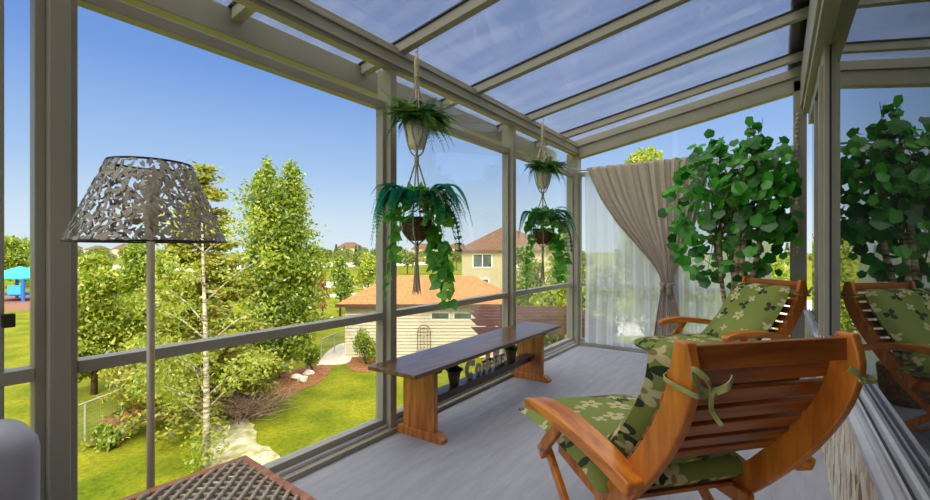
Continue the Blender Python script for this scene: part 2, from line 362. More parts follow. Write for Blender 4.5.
# ------------------------------------------------------------------ outdoors: ground
def grass_mat():
    m = bpy.data.materials.new('lawn'); m.use_nodes = True; nt = m.node_tree; b = nt.nodes['Principled BSDF']; b.inputs['Roughness'].default_value = .9; b.inputs['Specular IOR Level'].default_value = .1
    t = nt.nodes.new('ShaderNodeTexCoord')
    def nz(sc, det=4):
        n = nt.nodes.new('ShaderNodeTexNoise'); n.inputs['Scale'].default_value = sc; n.inputs['Detail'].default_value = det; nt.links.new(t.outputs['Object'], n.inputs['Vector']); return n
    a = nz(.55); c = nz(9, 6); d = nz(38, 3)
    r = nt.nodes.new('ShaderNodeValToRGB'); r.color_ramp.elements[0].position = .34; r.color_ramp.elements[0].color = (*lin((108,124,18)),1); r.color_ramp.elements[1].position = .66; r.color_ramp.elements[1].color = (*lin((160,156,34)),1)
    nt.links.new(a.outputs[0], r.inputs[0])
    r2 = nt.nodes.new('ShaderNodeValToRGB'); r2.color_ramp.elements[0].position = .3; r2.color_ramp.elements[0].color = (.30,.34,.3,1); r2.color_ramp.elements[1].position = .7; r2.color_ramp.elements[1].color = (1,1,1,1)
    m1 = nt.nodes.new('ShaderNodeMath'); m1.operation = 'ADD'; nt.links.new(c.outputs[0], m1.inputs[0]); nt.links.new(d.outputs[0], m1.inputs[1])
    m2 = nt.nodes.new('ShaderNodeMath'); m2.operation = 'MULTIPLY'; m2.inputs[1].default_value = .5; nt.links.new(m1.outputs[0], m2.inputs[0]); nt.links.new(m2.outputs[0], r2.inputs[0])
    mx = nt.nodes.new('ShaderNodeMix'); mx.data_type = 'RGBA'; mx.blend_type = 'MULTIPLY'; mx.inputs[0].default_value = 1
    nt.links.new(r.outputs[0], mx.inputs[6]); nt.links.new(r2.outputs[0], mx.inputs[7]); nt.links.new(mx.outputs[2], b.inputs['Base Color'])
    return m
LAWN = grass_mat()
tag(MB().add([(-700,-150,GZ),(500,-150,GZ),(500,900,GZ),(-700,900,GZ)], [(0,1,2,3)]).build('lawn', LAWN), kind='structure')
def patch(name, uvs, z, m, jag=0):
    P = [gnd(u, v) for u, v in uvs]; P = crom(P+[P[0]], 5)[:-1]
    mb = MB(); mb.prism([(p.x+random.uniform(-jag,jag), p.y+random.uniform(-jag,jag)) for p in P], lambda x,y: (x,y,GZ-.02), lambda x,y: (x,y,GZ+z))
    return tag(mb.build(name, m), kind='structure')
MULCH = mat('mulch', (160,110,62), .95, col2=(110,60,30), scale=14)
ROCK = mat('creek_stone', (196,186,160), .95, col2=(140,138,70), scale=3.2)
CONC = mat('concrete', (214,206,188), .9, var=.12)
patch('mulch_bed', [(262,388),(290,372),(318,362),(334,362),(330,372),(316,384),(290,394),(262,400),(240,408),(226,400)], .02, MULCH, .04)
patch('mulch_bed', [(346,360),(362,354),(392,356),(396,364),(372,372),(350,370)], .02, MULCH)
patch('mulch_bed', [(96,424),(140,404),(200,398),(210,410),(150,424),(110,440)], .02, MULCH, .05)
patch('stone_path', [(206,420),(232,414),(252,424),(256,440),(278,456),(286,478),(230,520),(196,500),(206,460)], .03, ROCK, .08)
patch('concrete_path', [(316,366),(330,350),(346,344),(350,362)], .035, CONC)
patch('playground_mulch', [(-30,312),(50,308),(50,297),(-30,298)], .02, mat('rubber', (140,92,72), .9, var=.2))
patch('road', [(300,283),(420,278),(480,280),(480,287),(340,288)], .02, mat('asphalt', (190,186,176), .9, var=.1))
patch('path_strip', [(300,296),(420,290),(420,292),(300,299)], .03, CONC)
patch('road_far', [(-100,272),(120,265),(420,262),(420,265),(200,270),(-100,276)], .02, CONC)
patch('road_side', [(520,312),(800,300),(900,310),(760,330),(560,334)], .02, mat('asphalt', (190,186,176)))

# ------------------------------------------------------------------ outdoors: trees
BARKW = mat('birch_bark', (226,214,190), .8, col2=(120,104,84), scale=5, stretch=(1,1,4))
BARKB = mat('brown_bark', (110,84,58), .9, col2=(64,50,38), scale=9)
LYG = leafmat('leaf_yellow_green', (118,154,18), (184,196,34), (206,206,58), trans=.5)
LG = leafmat('leaf_bright_green', (84,124,14), (154,176,30), (186,196,46), trans=.5)
LCON = leafmat('needles', (96,124,24), (170,180,42), (206,190,60), trans=.4)
LDK = leafmat('leaf_dark', (62,84,34), (112,128,48), trans=.35)
LFAR = leafmat('leaf_far', (92,116,34), (150,158,52), trans=.4)

def deciduous(name, u, d, top_v, rpx, n, size, m, label, cat='tree', group=None, bark=None, base_z=GZ, crown_from=.25, cl=7):
    p = flat(u, d, base_z); h = EYE+(250-top_v)/FPX*d-base_z; R = rpx/FPX*d
    t = thing(name, p, 0, label, cat, group)
    tb = MB(); tb.tube([(0,0,-.05),(.03*h*.3,.02,h*.3),(-.02,.05,h*.6),(0,0,h*.85)], [.022*h,.016*h,.010*h,.004*h], 7)
    fb = MB()
    for k in range(cl):
        a = random.uniform(0,6.28); rr = R*random.uniform(.25,.62); z = h*(crown_from+(1-crown_from)*(k+.7)/(cl+.6)); sh = 1-.75*max(0,(z/h-.55)/.45)
        c = (rr*math.cos(a)*sh, rr*math.sin(a)*sh, z); s = R*random.uniform(.42,.6)*(.55+.45*sh)
        tb.tube([(0,0,z*.6),(c[0]*.5,c[1]*.5,z*.82),c], [.007*h,.005*h,.002*h], 5)
        blob(fb, c, (s*1.1,s*1.1,s*.9), n//(cl+2), size, .45)
    blob(fb, (0,0,h*(crown_from+1)/2*1.02), (R*.7,R*.7,h*(1-crown_from)*.42), 2*n//(cl+2), size, .5)
    tb.build('trunk', bark or BARKB, t, True); fb.build('foliage', m, t); return t
def conifer(u, d, top_v, rpx, m, label, nw=20, base_z=GZ, name='pine_tree'):
    p = flat(u, d, base_z); h = EYE+(250-top_v)/FPX*d-base_z; R = rpx/FPX*d
    t = thing(name, p, 0, label, 'tree'); tb = MB(); fb = MB(); tb.tube([(0,0,0),(0,0,h*.5),(0,0,h)], [.02*h,.012*h,.002*h], 7)
    for k in range(nw):
        f = k/(nw-1); z = h*(.06+.92*f); rr = R*(1-f)**.85+.12
        for j in range(9 if f < .8 else 5):
            a = random.uniform(0,6.28); L = rr*random.uniform(.6,1.2); z = h*(.06+.92*f)+random.uniform(-.16,.16); dx, dy = math.cos(a), math.sin(a)
            up = .1+.35*f; pts = [Vector((dx*L*s, dy*L*s, z+up*L*s-.28*L*s*s+random.uniform(-.03,.03))) for s in (0,.35,.7,1)]
            tb.tube(pts, [.018,.012,.007,.003], 4)
            for q in range(int(60+70*L)):
                s = random.uniform(.22,1.02); i = min(2, int(s*3)); c = pts[i].lerp(pts[i+1], min(1,(s*3-i)))
                w = .16*(1.1-s)+.10; c = c+Vector((random.gauss(0,w), random.gauss(0,w), random.gauss(-.02,.05)))
                qleaf(fb, c, random.uniform(.05,.12), .5)
    tb.build('trunk', BARKB, t, True); fb.build('needles', m, t); return t
conifer(204, 13.6, 168, 72, LCON, 'olive green conifer with open whorled branches behind the floor lamp')
# columnar poplar
def poplar(u, d, top_v, rpx, label):
    p = flat(u, d); h = EYE+(250-top_v)/FPX*d-GZ; R = rpx/FPX*d; t = thing('poplar_tree', p, 0, label, 'tree'); tb = MB(); fb = MB()
    for k, (ox, hh) in enumerate(((-.78,.94),(-.3,1.0),(.25,.99),(.74,.93),(.0,.86),(-.5,.80),(.5,.74),(.9,.6),(-.95,.62))):
        H = h*hh; c = CR*(ox*R*.75); oy = random.uniform(-.5,.5)
        pts = [Vector((c.x*s+oy*s, c.y*s+oy*.4*s, H*s)) for s in (0,.15,.4,.7,.98)]
        tb.tube([(0,0,0)]+pts[1:], [.12,.10,.06,.035,.008], 6)
        for q in range(4200):
            s = random.uniform(.12,1)**.9; i = min(3, int(s*4)); a_ = pts[min(4,i+1)].lerp(pts[i], .5)
            cc = Vector((c.x*s**.5+oy*s, c.y*s**.5+oy*.4*s, H*s))
            w = R*.33*min(1, (1.03-s)*7)*(.85+.5*noise.noise(Vector((k*3, q*.0, s*9)))+.25*math.sin(s*30+k))
            cc += Vector((random.gauss(0,w), random.gauss(0,w), random.gauss(0,.12))); qleaf(fb, cc, random.uniform(.06,.11))
    tb.build('trunk', BARKW, t, True); fb.build('foliage', LG, t); return t
poplar(282, 17.6, 163, 32, 'tall columnar poplar in full leaf standing on the lawn in the mulch bed')
# birch in front of the conifer
def birch(u, d, top_v, label):
    p = flat(u, d); h = EYE+(250-top_v)/FPX*d-GZ; t = thing('birch_tree', p, 0, label, 'tree'); tb = MB(); fb = MB()
    tb.tube([(0,0,-.05),(.03,.0,h*.25),(-.06,.02,h*.5),(-.14,.0,h*.75),(-.2,0,h)], [.085,.068,.05,.03,.008], 9)
    for k in range(15):
        z = h*random.uniform(.12,.8); a = random.choice((0,1))*math.pi+random.uniform(-.8,.8)+YAW; L = random.uniform(.7,1.5)
        pts = [Vector((0,0,z)), Vector((math.cos(a)*L*.5, math.sin(a)*L*.5, z+L*.45)), Vector((math.cos(a)*L, math.sin(a)*L, z+L*.75))]
        tb.tube(pts, [.024,.016,.004], 5); blob(fb, pts[2], (.6,.6,.4), 110, .045, .5); blob(fb, pts[1], (.5,.5,.3), 60, .04, .5)
    blob(fb, (0,0,.5), (.5,.5,.6), 180, .05)
    tb.build('trunk', BARKW, t, True); fb.build('foliage', LYG, t); return t
birch(206, 10.3, 196, 'slender white trunked birch with sparse leaves in front of the conifer')
deciduous('maple_tree', 94, 15.6, 250, 34, 9000, .07, LYG, 'young yellow green tree on the lawn right of the thick window post', crown_from=.12)
deciduous('park_tree', 142, 42, 246, 26, 5000, .16, LG, 'round green park tree seen just left of the lamp pole', crown_from=.3)
deciduous('park_tree', 16, 60, 240, 30, 4000, .2, LG, 'green park tree behind the blue playground canopy', crown_from=.3)
deciduous('park_tree', 340, 34, 256, 14, 1800, .12, LG, 'small round tree on the grass between poplar and window post', crown_from=.3)
deciduous('park_tree', 368, 46, 253, 16, 1800, .14, LYG, 'yellow green tree above the orange garage roof ridge', crown_from=.2)
deciduous('park_tree', 322, 30, 268, 9, 500, .10, leafmat('leaf_rust', (150,96,40), (196,150,60)), 'thin rust tinged sapling right of the tall poplar', crown_from=.3)
# shrubs between
def shrub(name, u, v, rpx, hpx, n, size, m, label, group=None, cat='shrub', n_cl=6):
    p = gnd(u, v); d = p.dot(CF); R = rpx/FPX*d; h = hpx/FPX*d; t = thing(name, p, 0, label, cat, group); tb = MB(); fb = MB()
    for k in range(n_cl):
        a = random.uniform(0,6.28); c = (R*.6*math.cos(a)*random.random()**.5, R*.6*math.sin(a)*random.random()**.5, h*random.uniform(.3,.75))
        tb.tube([(0,0,0),(c[0]*.6,c[1]*.6,c[2]*.5),c], [.025,.015,.005], 5); blob(fb, c, (R*.5,R*.5,h*.33), n//n_cl, size, .5)
    tb.build('stem', BARKB, t); fb.build('foliage', m, t); return t
shrub('conifer_shrub', 150, 400, 44, 60, 6500, .055, LCON, 'low olive juniper spreading left of the birch, behind the lamp pole')
shrub('leafy_shrub', 128, 385, 34, 95, 6000, .06, LYG, 'yellow green shrub between the lamp pole and the young tree')
shrub('leafy_shrub', 176, 392, 34, 90, 6000, .06, LYG, 'bushy yellow green shrub at the foot of the conifer')
shrub('conifer_shrub', 236, 386, 25, 55, 5000, .055, LCON, 'olive evergreen shrub filling the gap between birch and poplar')
shrub('leafy_shrub', 262, 382, 22, 60, 4000, .05, LG, 'green shrub against the left foot of the poplar')
shrub('leafy_shrub', 312, 372, 11, 28, 900, .05, LG, 'small shrub at the right foot of the poplar in mulch', n_cl=4)
shrub('leafy_shrub', 366, 364, 13, 36, 1800, .045, LG, 'rounded green shrub against the white garage wall')
shrub('lily_clump', 103, 448, 16, 20, 900, .07, LG, 'low leafy plant clump in the mulch by the wire fence', n_cl=4)
# bare twiggy brush
t = thing('twiggy_brush', gnd(244, 414), 0, 'tangle of bare grey brown twigs beside the stone path', 'shrub'); b = MB()
for _ in range(420):
    a = random.uniform(0,6.28); L = random.uniform(.5,1.25); o = Vector((random.gauss(0,.35), random.gauss(0,.35), random.uniform(0,.2)))
    q = o+Vector((math.cos(a)*L, math.sin(a)*L, random.uniform(.05,.75))); mth = o.lerp(q,.5)+rv()*.12; b.tube([o,mth,q], [.014,.011,.005], 3)
b.build('twigs', mat('twig', (150,124,100), .9, var=.3), t)
for k, (u, v) in enumerate(((297,379),(309,375),(303,381))):
    o = MB().ico((0,0,.08), (.28-.05*k,.2,.13), .12, 2).build('garden_rock', mat('white_rock', (226,216,198), .9, var=.15), smooth=False); o.location = gnd(u, v)
    tag(o, ['pale garden rock in the mulch, left of two others', 'pale garden rock in the mulch nearest the path', 'smallest pale garden rock, in front of the other two'][k], 'rock', 'garden rocks')
for k in range(14):
    u = random.uniform(212,280); v = 430+(u-212)*.45+random.uniform(-12,32); o = MB().ico((0,0,.03), (random.uniform(.08,.2), random.uniform(.07,.14), .06), .15, 1).build('path_stone', mat('creek_rock', (206,194,166), .9, var=.25)); o.location = gnd(u, v)
    tag(o, 'flat pale stone lying in the stone path below the window', 'stone', 'loose stones along the stone path')
# wire fence
def wire_fence(u0, v0, u1, v1, h, label, n=3):
    A, B = gnd(u0, v0), gnd(u1, v1); t = thing('wire_fence', A, 0, label, 'fence'); D = B-A
    for i in range(n): q = D*(i/(n-1)); MB().tube([q, q+Vector((0,0,h))], .025, 6).build('fence_post', MATS.get('fw') or mat('fence_metal', (200,200,190), .4, .3), t)
    MB().tube([Vector((0,0,h)), D+Vector((0,0,h))], .022, 6).build('top_rail', mat('fence_metal', (200,200,190)), t)
    w = MB()
    for i in range(1, 8): w.tube([Vector((0,0,h*i/8)), D+Vector((0,0,h*i/8))], .004, 3)
    for i in range(1, 40): w.tube([D*(i/40), D*(i/40)+Vector((0,0,h))], .004, 3)
    w.build('wire_mesh', mat('fence_wire', (150,156,130), .5), t)
wire_fence(40, 462, 122, 424, 1.0, 'low wire mesh fence with white top rail on the lawn')
wire_fence(321, 360, 346, 348, .95, 'short white railed fence by the garage corner')

# ------------------------------------------------------------------ playground
c0 = gnd(20, 300); t = thing('playground_shelter', c0, YAW, 'blue playground shelter with teal pyramid canopy in the park', 'play structure')
b = MB(); b.add([(-2.2,-1.8,2.3),(2.2,-1.8,2.3),(2.2,1.8,2.3),(-2.2,1.8,2.3),(0,0,3.4),(-2.2,-1.8,2.2),(2.2,-1.8,2.2),(2.2,1.8,2.2),(-2.2,1.8,2.2)],
    [(0,1,4),(1,2,4),(2,3,4),(3,0,4),(0,5,6,1),(1,6,7,2),(2,7,8,3),(3,8,5,0),(5,8,7,6)]); b.build('canopy', mat('teal_canopy', (40,190,190), .5, var=.05), t)
for x in (-1.9, 1.9):
    for y in (-1.6, 1.6): MB().tube([(x,y,0),(x,y,2.25)], .14, 8).build('post', mat('blue_paint', (20,110,200), .5, var=.05), t)
MB().box(-1.8,-.5,-1.65,-1.55,.8,1.7).build('panel', mat('light_blue', (60,160,215), .5), t)
MB().box(.4,1.7,-1.65,-1.55,.7,1.6).build('panel', mat('light_blue', (60,160,215), .5), t)
MB().box(-1.7,1.7,-1.4,1.4,.55,.68).build('deck', mat('blue_paint', (20,110,200)), t)

# ------------------------------------------------------------------ garage and houses
SIDW = None
def siding(name, c, sc=7.5):
    m = mat(name, c, .8, var=.04, scale=3); nt = m.node_tree; b = nt.nodes['Principled BSDF']
    t = nt.nodes.new('ShaderNodeTexCoord'); w = nt.nodes.new('ShaderNodeTexWave'); w.bands_direction = 'Z'; w.wave_profile = 'SAW'; w.inputs['Scale'].default_value = sc/ (2*math.pi)*1.0
    w.inputs['Scale'].default_value = sc*.32
    nt.links.new(t.outputs['Object'], w.inputs['Vector']); bp = nt.nodes.new('ShaderNodeBump'); bp.inputs['Strength'].default_value = 1; bp.inputs['Distance'].default_value = .06
    nt.links.new(w.outputs[0], bp.inputs['Height']); nt.links.new(bp.outputs[0], b.inputs['Normal']); return m
SID = siding('white_siding', (232,222,200)); SIDB = siding('beige_siding', (222,206,170))
SHING = mat('orange_shingle', (196,132,78), .9, col2=(156,98,56), scale=7, bump=.5, bscale=25); SHINB = mat('brown_shingle', (120,88,62), .9, col2=(86,62,46), scale=5)
TRIMW = mat('white_trim', (236,232,222), .6, var=.04); TRIMB = mat('brown_trim', (92,66,48), .6, var=.1); WPANE = mat('house_window', (92,104,96), .15, var=.4, scale=2)
gd = 21.0; gl = flat(346, gd); gt = thing('garage', gl, YAW, 'white sided garage with an orange shingled hip roof across the lawn', 'garage')
GW, GD, GH = 7.6, 6.0, 2.42
b = MB(); b.box(.02, GW-.02, .02, GD-.02, 0, GH)
for k in range(16): z = k*GH/16; hh = GH/16; b.hexa([(-.05,-.05,z),(GW+.05,-.05,z),(GW+.03,.1,z),(-.03,.1,z),(-.0,-.0,z+hh),(GW,-.0,z+hh),(GW,.1,z+hh),(-.0,.1,z+hh)]); b.hexa([(-.03,.1,z),(.1,.1,z),(.1,GD,z),(-.03,GD,z),(0,.1,z+hh),(.1,.1,z+hh),(.1,GD,z+hh),(0,GD,z+hh)])
b.build('wall', mat('white_siding_boards', (206,196,170), .8, var=.03), gt)
b = MB(); o_ = .35; rz0, rz1 = GH-.02, GH+.98+.25
b.add([(-o_,-o_,rz0),(GW+o_,-o_,rz0),(GW+o_,GD+o_,rz0),(-o_,GD+o_,rz0),(1.6,GD/2,rz1),(GW-1.6,GD/2,rz1),(-o_,-o_,rz0+.12),(GW+o_,-o_,rz0+.12),(GW+o_,GD+o_,rz0+.12),(-o_,GD+o_,rz0+.12)],
      [(0,3,2,1),(0,1,7,6),(1,2,8,7),(2,3,9,8),(3,0,6,9),(6,7,5,4),(7,8,5),(8,9,4,5),(9,6,4)]); b.build('roof', SHING, gt)
MB().box(-o_-.04, GW+o_+.04, -o_-.07, -o_, rz0-.02, rz0+.11).build('gutter', TRIMB, gt)
for k in range(2): 
    x = (3.95, 5.0)[k]
    f = MB().box(x, x+.9, -.04, 0, 1.75, 2.1).build('window', TRIMW, gt); MB().box(x+.06, x+.84, -.05, -.04, 1.8, 2.05).build('pane', WPANE, f)
# trellis against the garage
t = thing('garden_trellis', flat(424, gd-.25), YAW, 'arched metal garden trellis against the white garage wall', 'trellis'); b = MB()
arch = [(-.3,0,0),(-.3,0,1.2)]+[(-.3*math.cos(a*math.pi/8),0,1.2+.35*math.sin(a*math.pi/8)) for a in range(1,8)]+[(.3,0,1.2),(.3,0,0)]
b.tube(arch, .022, 6); b.tube([(-.15,0,0),(-.15,0,1.45)], .014, 5); b.tube([(.15,0,0),(.15,0,1.45)], .014, 5); b.tube([(0,0,0),(0,0,1.55)], .014, 5)
for z in (.4,.8,1.2): b.tube([(-.3,0,z),(.3,0,z)], .014, 5)
b.build('lattice', mat('trellis_metal', (120,104,80), .6), t)
# two storey house
hd = 43.0; hl = flat(462, hd); ht = thing('neighbour_house', hl, YAW-.0, 'beige two storey house with brown hip roof beyond the garage', 'house')
HW, HD, HH = 9.0, 8.0, 4.95
MB().box(0, HW, 0, HD, 0, HH).build('wall', SIDB, ht)
b = MB(); o_ = .5
b.add([(-o_,-o_,HH-.15),(HW+o_,-o_,HH-.15),(HW+o_,HD+o_,HH-.15),(-o_,HD+o_,HH-.15),(HW/2,HD/2-.6,HH+2.6),(HW/2,HD/2+.6,HH+2.6),(-o_,-o_,HH+.08),(HW+o_,-o_,HH+.08),(HW+o_,HD+o_,HH+.08),(-o_,HD+o_,HH+.08)],
      [(0,3,2,1),(0,1,7,6),(1,2,8,7),(2,3,9,8),(3,0,6,9),(6,7,4),(7,8,5,4),(8,9,5),(9,6,4,5)]); b.build('roof', SHINB, ht)
for (x, z, w_, h_) in ((1.1,3.4,1.7,1.15),(1.3,1.2,1.2,1.0),(4.4,3.4,1.7,1.15)):
    f = MB().box(x-.1, x+w_+.1, -.06, 0, z-.1, z+h_+.1).build('window', TRIMW, ht)
    MB().box(x, x+w_/2-.05, -.08, -.06, z, z+h_).build('pane', WPANE, f); MB().box(x+w_/2+.05, x+w_, -.08, -.06, z, z+h_).build('pane', WPANE, f)
# burgundy pergola
pt = thing('pergola', flat(478, 11.0), YAW, 'dark red wooden pergola with staggered slats beside the garage', 'pergola'); PM = mat('burgundy_wood', (88,52,50), .7, var=.25, stretch=(1,4,4))
for k in range(7):
    dy = 3.2-k*.62; zz = GZ+3.15-.02*k
    MB().hexa([(.0+.12*k*(k%2),dy,3.02),(3.3,dy+.2,3.02),(3.3,dy+.27,3.02),(.0+.12*k*(k%2),dy+.07,3.02),(-.18+.12*k*(k%2),dy,3.2),(3.3,dy+.2,3.2),(3.3,dy+.27,3.2),(-.18+.12*k*(k%2),dy+.07,3.2)]).build('slat', PM, pt)
MB().box(.35,.47,-.7,3.5,2.84,3.02).build('beam', PM, pt); MB().box(2.7,2.82,-.7,3.5,2.84,3.02).build('beam', PM, pt)
for x in (.41,2.76):
    for y in (-.5,3.3): MB().box(x-.07,x+.07,y-.07,y+.07,0,2.84).build('post', PM, pt)
sh = thing('garden_shed', flat(545, 8.5), YAW, 'low shed with a flat grey roof below the pergola', 'shed')
MB().box(.0,1.6,.0,1.6,0,1.9).build('wall', mat('shed_wall', (84,66,62), .8, var=.2), sh); MB().box(-.15,1.75,-.15,1.75,1.9,2.0).build('roof', mat('shed_roof', (160,160,170), .7, var=.1), sh)
# ------------------------------------------------------------------ trees right of the garage and behind the end wall
for (u, d, tv, r, n, m, lb) in ((528,17.5,238,22,7000,LG,'green garden tree seen between the far window posts, left of the hanging baskets'),
        (560,15.8,224,26,8000,LYG,'yellow green garden tree directly behind the far hanging planters'),
        (602,17,262,36,5000,LG,'green tree behind the left half of the sheer curtain'),
        (648,20,138,44,12000,LYG,'tall yellow green tree rising above the curtain rod'),
        (690,16,262,34,4000,LG,'green tree behind the tied grey curtain'),
        (750,18,230,50,5000,LYG,'yellow green tree behind the artificial ficus in the corner')):
    deciduous('garden_tree', u, d, tv, r, n, .065*d/15, m, lb, crown_from=.12, group=None)
for k, u in enumerate((574,600,628,655,705)):
    shrub('hedge_shrub', u, 322+4*(k%2), 22, 26, 2200, .05, (LYG,LG)[k%2], ['hedge shrub beyond the corner post','hedge shrub behind the left edge of the sheer','hedge shrub behind the middle of the sheer','hedge shrub behind the curtain tieback','hedge shrub behind the artificial tree'][k], 'hedge beyond the end wall')
# ------------------------------------------------------------------ distant trees and skyline
def far_tree(kind):
    t = thing(('far_tree','far_spruce')[kind]); tb = MB(); fb = MB(); tb.tube([(0,0,0),(0,0,4)], [.25,.1], 5)
    if kind == 0:
        for k in range(5): blob(fb, (random.uniform(-1.4,1.4), random.uniform(-1.4,1.4), random.uniform(2.5,6)), (1.9,1.9,1.6), 160, .32)
    else:
        for k in range(9): blob(fb, (0,0,1+k*.85), (1.9*(1-k/9.5),1.9*(1-k/9.5),.6), 90, .28)
    tb.build('trunk', BARKB, t); fb.build('foliage', (LFAR, LDK)[kind], t); return t
protos = [far_tree(0), far_tree(1)]; used = [False, False]
random.seed(11); FARP = []
for k in range(96):
    if k < 40: u = random.uniform(300,400); d = random.uniform(95,190)
    elif k < 62: u = random.uniform(-20,160); d = random.uniform(120,230)
    elif k < 80: u = random.uniform(400,470); d = random.uniform(90,170)
    else: u = random.uniform(500,820); d = random.uniform(60,150)
    kd = 1 if random.random() < .35 else 0
    o = protos[kd] if not used[kd] else copy_tree(protos[kd]); used[kd] = True
    p = flat(u, d)
    for _t in range(300):
        if all((p-q).length > 6.5 for q in FARP): break
        if k < 40: u = random.uniform(300,400); d = random.uniform(95,230)
        elif k < 62: u = random.uniform(-20,160); d = random.uniform(120,260)
        elif k < 80: u = random.uniform(400,470); d = random.uniform(90,230)
        else: u = random.uniform(500,820); d = random.uniform(60,190)
        p = flat(u, d)
    FARP.append(p.copy())
    o.location = p; s = random.uniform(.7,1.1)*(.62+.0011*d); o.scale = (s,s,s); o.rotation_euler = (0,0,random.uniform(0,6.28))
    reg = 'between the poplar and the window post' if k < 40 else 'above the park, left of the lamp' if k < 62 else 'behind the garage roof' if k < 80 else 'beyond the end wall'
    tag(o, ('distant leafy tree on the skyline ','distant dark spruce on the skyline ')[kd]+reg, 'tree', ('distant leafy trees ','distant spruces ')[kd]+reg)
hp = thing('distant_house'); MB().box(-7,7,-5,5,0,5).build('wall', SIDB, hp)
MB().add([(-7.6,-5.6,5),(7.6,-5.6,5),(7.6,5.6,5),(-7.6,5.6,5),(-3,0,8),(3,0,8)], [(0,3,2,1),(0,1,5,4),(1,2,5),(2,3,4,5),(3,0,4)]).build('roof', SHINB, hp)
for k, (u, d) in enumerate(((2,300),(32,330),(66,300),(98,340),(128,300),(350,290),(388,330),(425,290),(458,320))):
    o = hp if k == 0 else copy_tree(hp); o.location = flat(u, d); o.rotation_euler.z = YAW+random.uniform(-.6,.6)
    o.scale.z = 1.05+.1*(k%3)
    reg = 'above the park at the left windows' if k < 5 else 'beyond the garage'
    tag(o, 'distant beige house with brown roof on the skyline '+reg, 'house', 'distant houses '+reg)


# ================================================================== INTERIOR
random.seed(3)
# ------------------------------------------------------------------ bench
t = thing('bench', (-2.05, 3.23, 0), 0, 'long dark topped wooden trestle bench along the window wall', 'bench')
MB().box(-.205, .215, -1.13, 1.16, .497, .525).build('bench_top', WTOP, t, bevel=.004)
for y, s_ in ((-.83, 1), (.87, -1)):
    lg = MB().box(-.14, .14, y-.022, y+.022, .05, .497).build('leg_panel', WLEG, t, bevel=.003)
    f = MB(); f.prism([(-.215,0),(.215,0),(.215,.025),(.165,.06),(-.165,.06),(-.215,.025)], lambda x,z: (x,y-.035,z), lambda x,z: (x,y+.035,z)); f.build('foot', WLEG, t, bevel=.003)
    MB().box(-.17, .17, y-.03, y+.03, .465, .497).build('top_cleat', WDARK, t)
MB().box(-.02, .02, -.83, .87, .185, .25).build('stretcher', WDARK, t, bevel=.003)
MB().box(-.055, .055, -.805, .845, .248, .26).build('stretcher_shelf', WDARK, t)
# coffee sign
SG = mat('sign_face', (214,200,184), .6, var=.2, scale=30); 
t = thing('coffee_sign', (-2.05, 3.0, .26), 0, 'free standing wooden letters spelling COFFEE under the bench', 'sign')
def letter(ch, y, h, w):
    k = h*.27; polys = []
    def R(a, b_, c, d): return [(a,c),(b_,c),(b_,d),(a,d)]
    if ch in 'CO':
        n = 18; a0, a1 = (math.radians(48), math.radians(312)) if ch == 'C' else (0, 2*math.pi)
        mb = MB(); ro = []; ri = []
        for i in range(n+1):
            a = a0+(a1-a0)*i/n; ro.append((w/2+w/2*math.cos(a), h/2+h/2*math.sin(a))); ri.append((w/2+(w/2-k)*math.cos(a), h/2+(h/2-k)*math.sin(a)))
        for i in range(n): polys.append([ri[i], ro[i], ro[i+1], ri[i+1]])
        if ch == 'C': polys.append(R(w*.80, w*.97, h*.62, h*.95))
    else:
        polys += [R(k*.3,k*1.3,0,h), R(0,k*1.6,0,k*.5), R(0,k*1.6,h-k*.5,h), R(k*1.3,w,h-k*.8,h), R(k*1.3,w*.8,h*.42,h*.42+k*.8), R(w*.86,w,h*.66,h-k*.8)]
        if ch == 'E': polys += [R(k*1.3,w,0,k*.8), R(w*.86,w,k*.8,h*.34)]
    mb = MB()
    for p in polys: mb.prism(p, lambda a,z: (-.006, y+a, z), lambda a,z: (.006, y+a, z))
    return mb
yy = -.05
for i, ch in enumerate('COFFEE'):
    h, w = (.145, .135) if i == 0 else (.098, .082)
    letter(ch, yy, h, w).build('letter', SG, t); yy += w+.016
POT = mat('weathered_pot', (104,84,62), .8, col2=(66,54,42), scale=20)
FERN = leafmat('fern_green', (50,110,24), (104,164,50), (140,186,70), trans=.45)
FERND = leafmat('fern_dark', (30,92,44), (64,134,66), trans=.4)
TEAL = leafmat('fern_teal', (6,150,130), (30,196,164), trans=.5)
IVY = leafmat('ivy_green', (50,160,20), (110,214,40), (150,224,60), trans=.5)
for k, y in enumerate((2.80, 3.70)):
    t = thing('potted_plant', (-2.05, y, .26), 0, ['small dark pot of greenery left of the coffee letters', 'small dark pot of greenery right of the coffee letters'][k], 'plant', 'pots under the bench')
    MB().lathe([(.034,0),(.046,.06),(.052,.10),(.055,.10),(.055,.115),(.045,.115)], n=16).build('pot', POT, t, True)
    b = MB(); 
    for _ in range(110):
        d = rv(); d.z = abs(d.z)*.8+.1; leaf(b, Vector((d.x*.03, d.y*.03, .11)), d, random.uniform(.03,.065), .5)
    b.build('foliage', FERN if k else FERND, t)
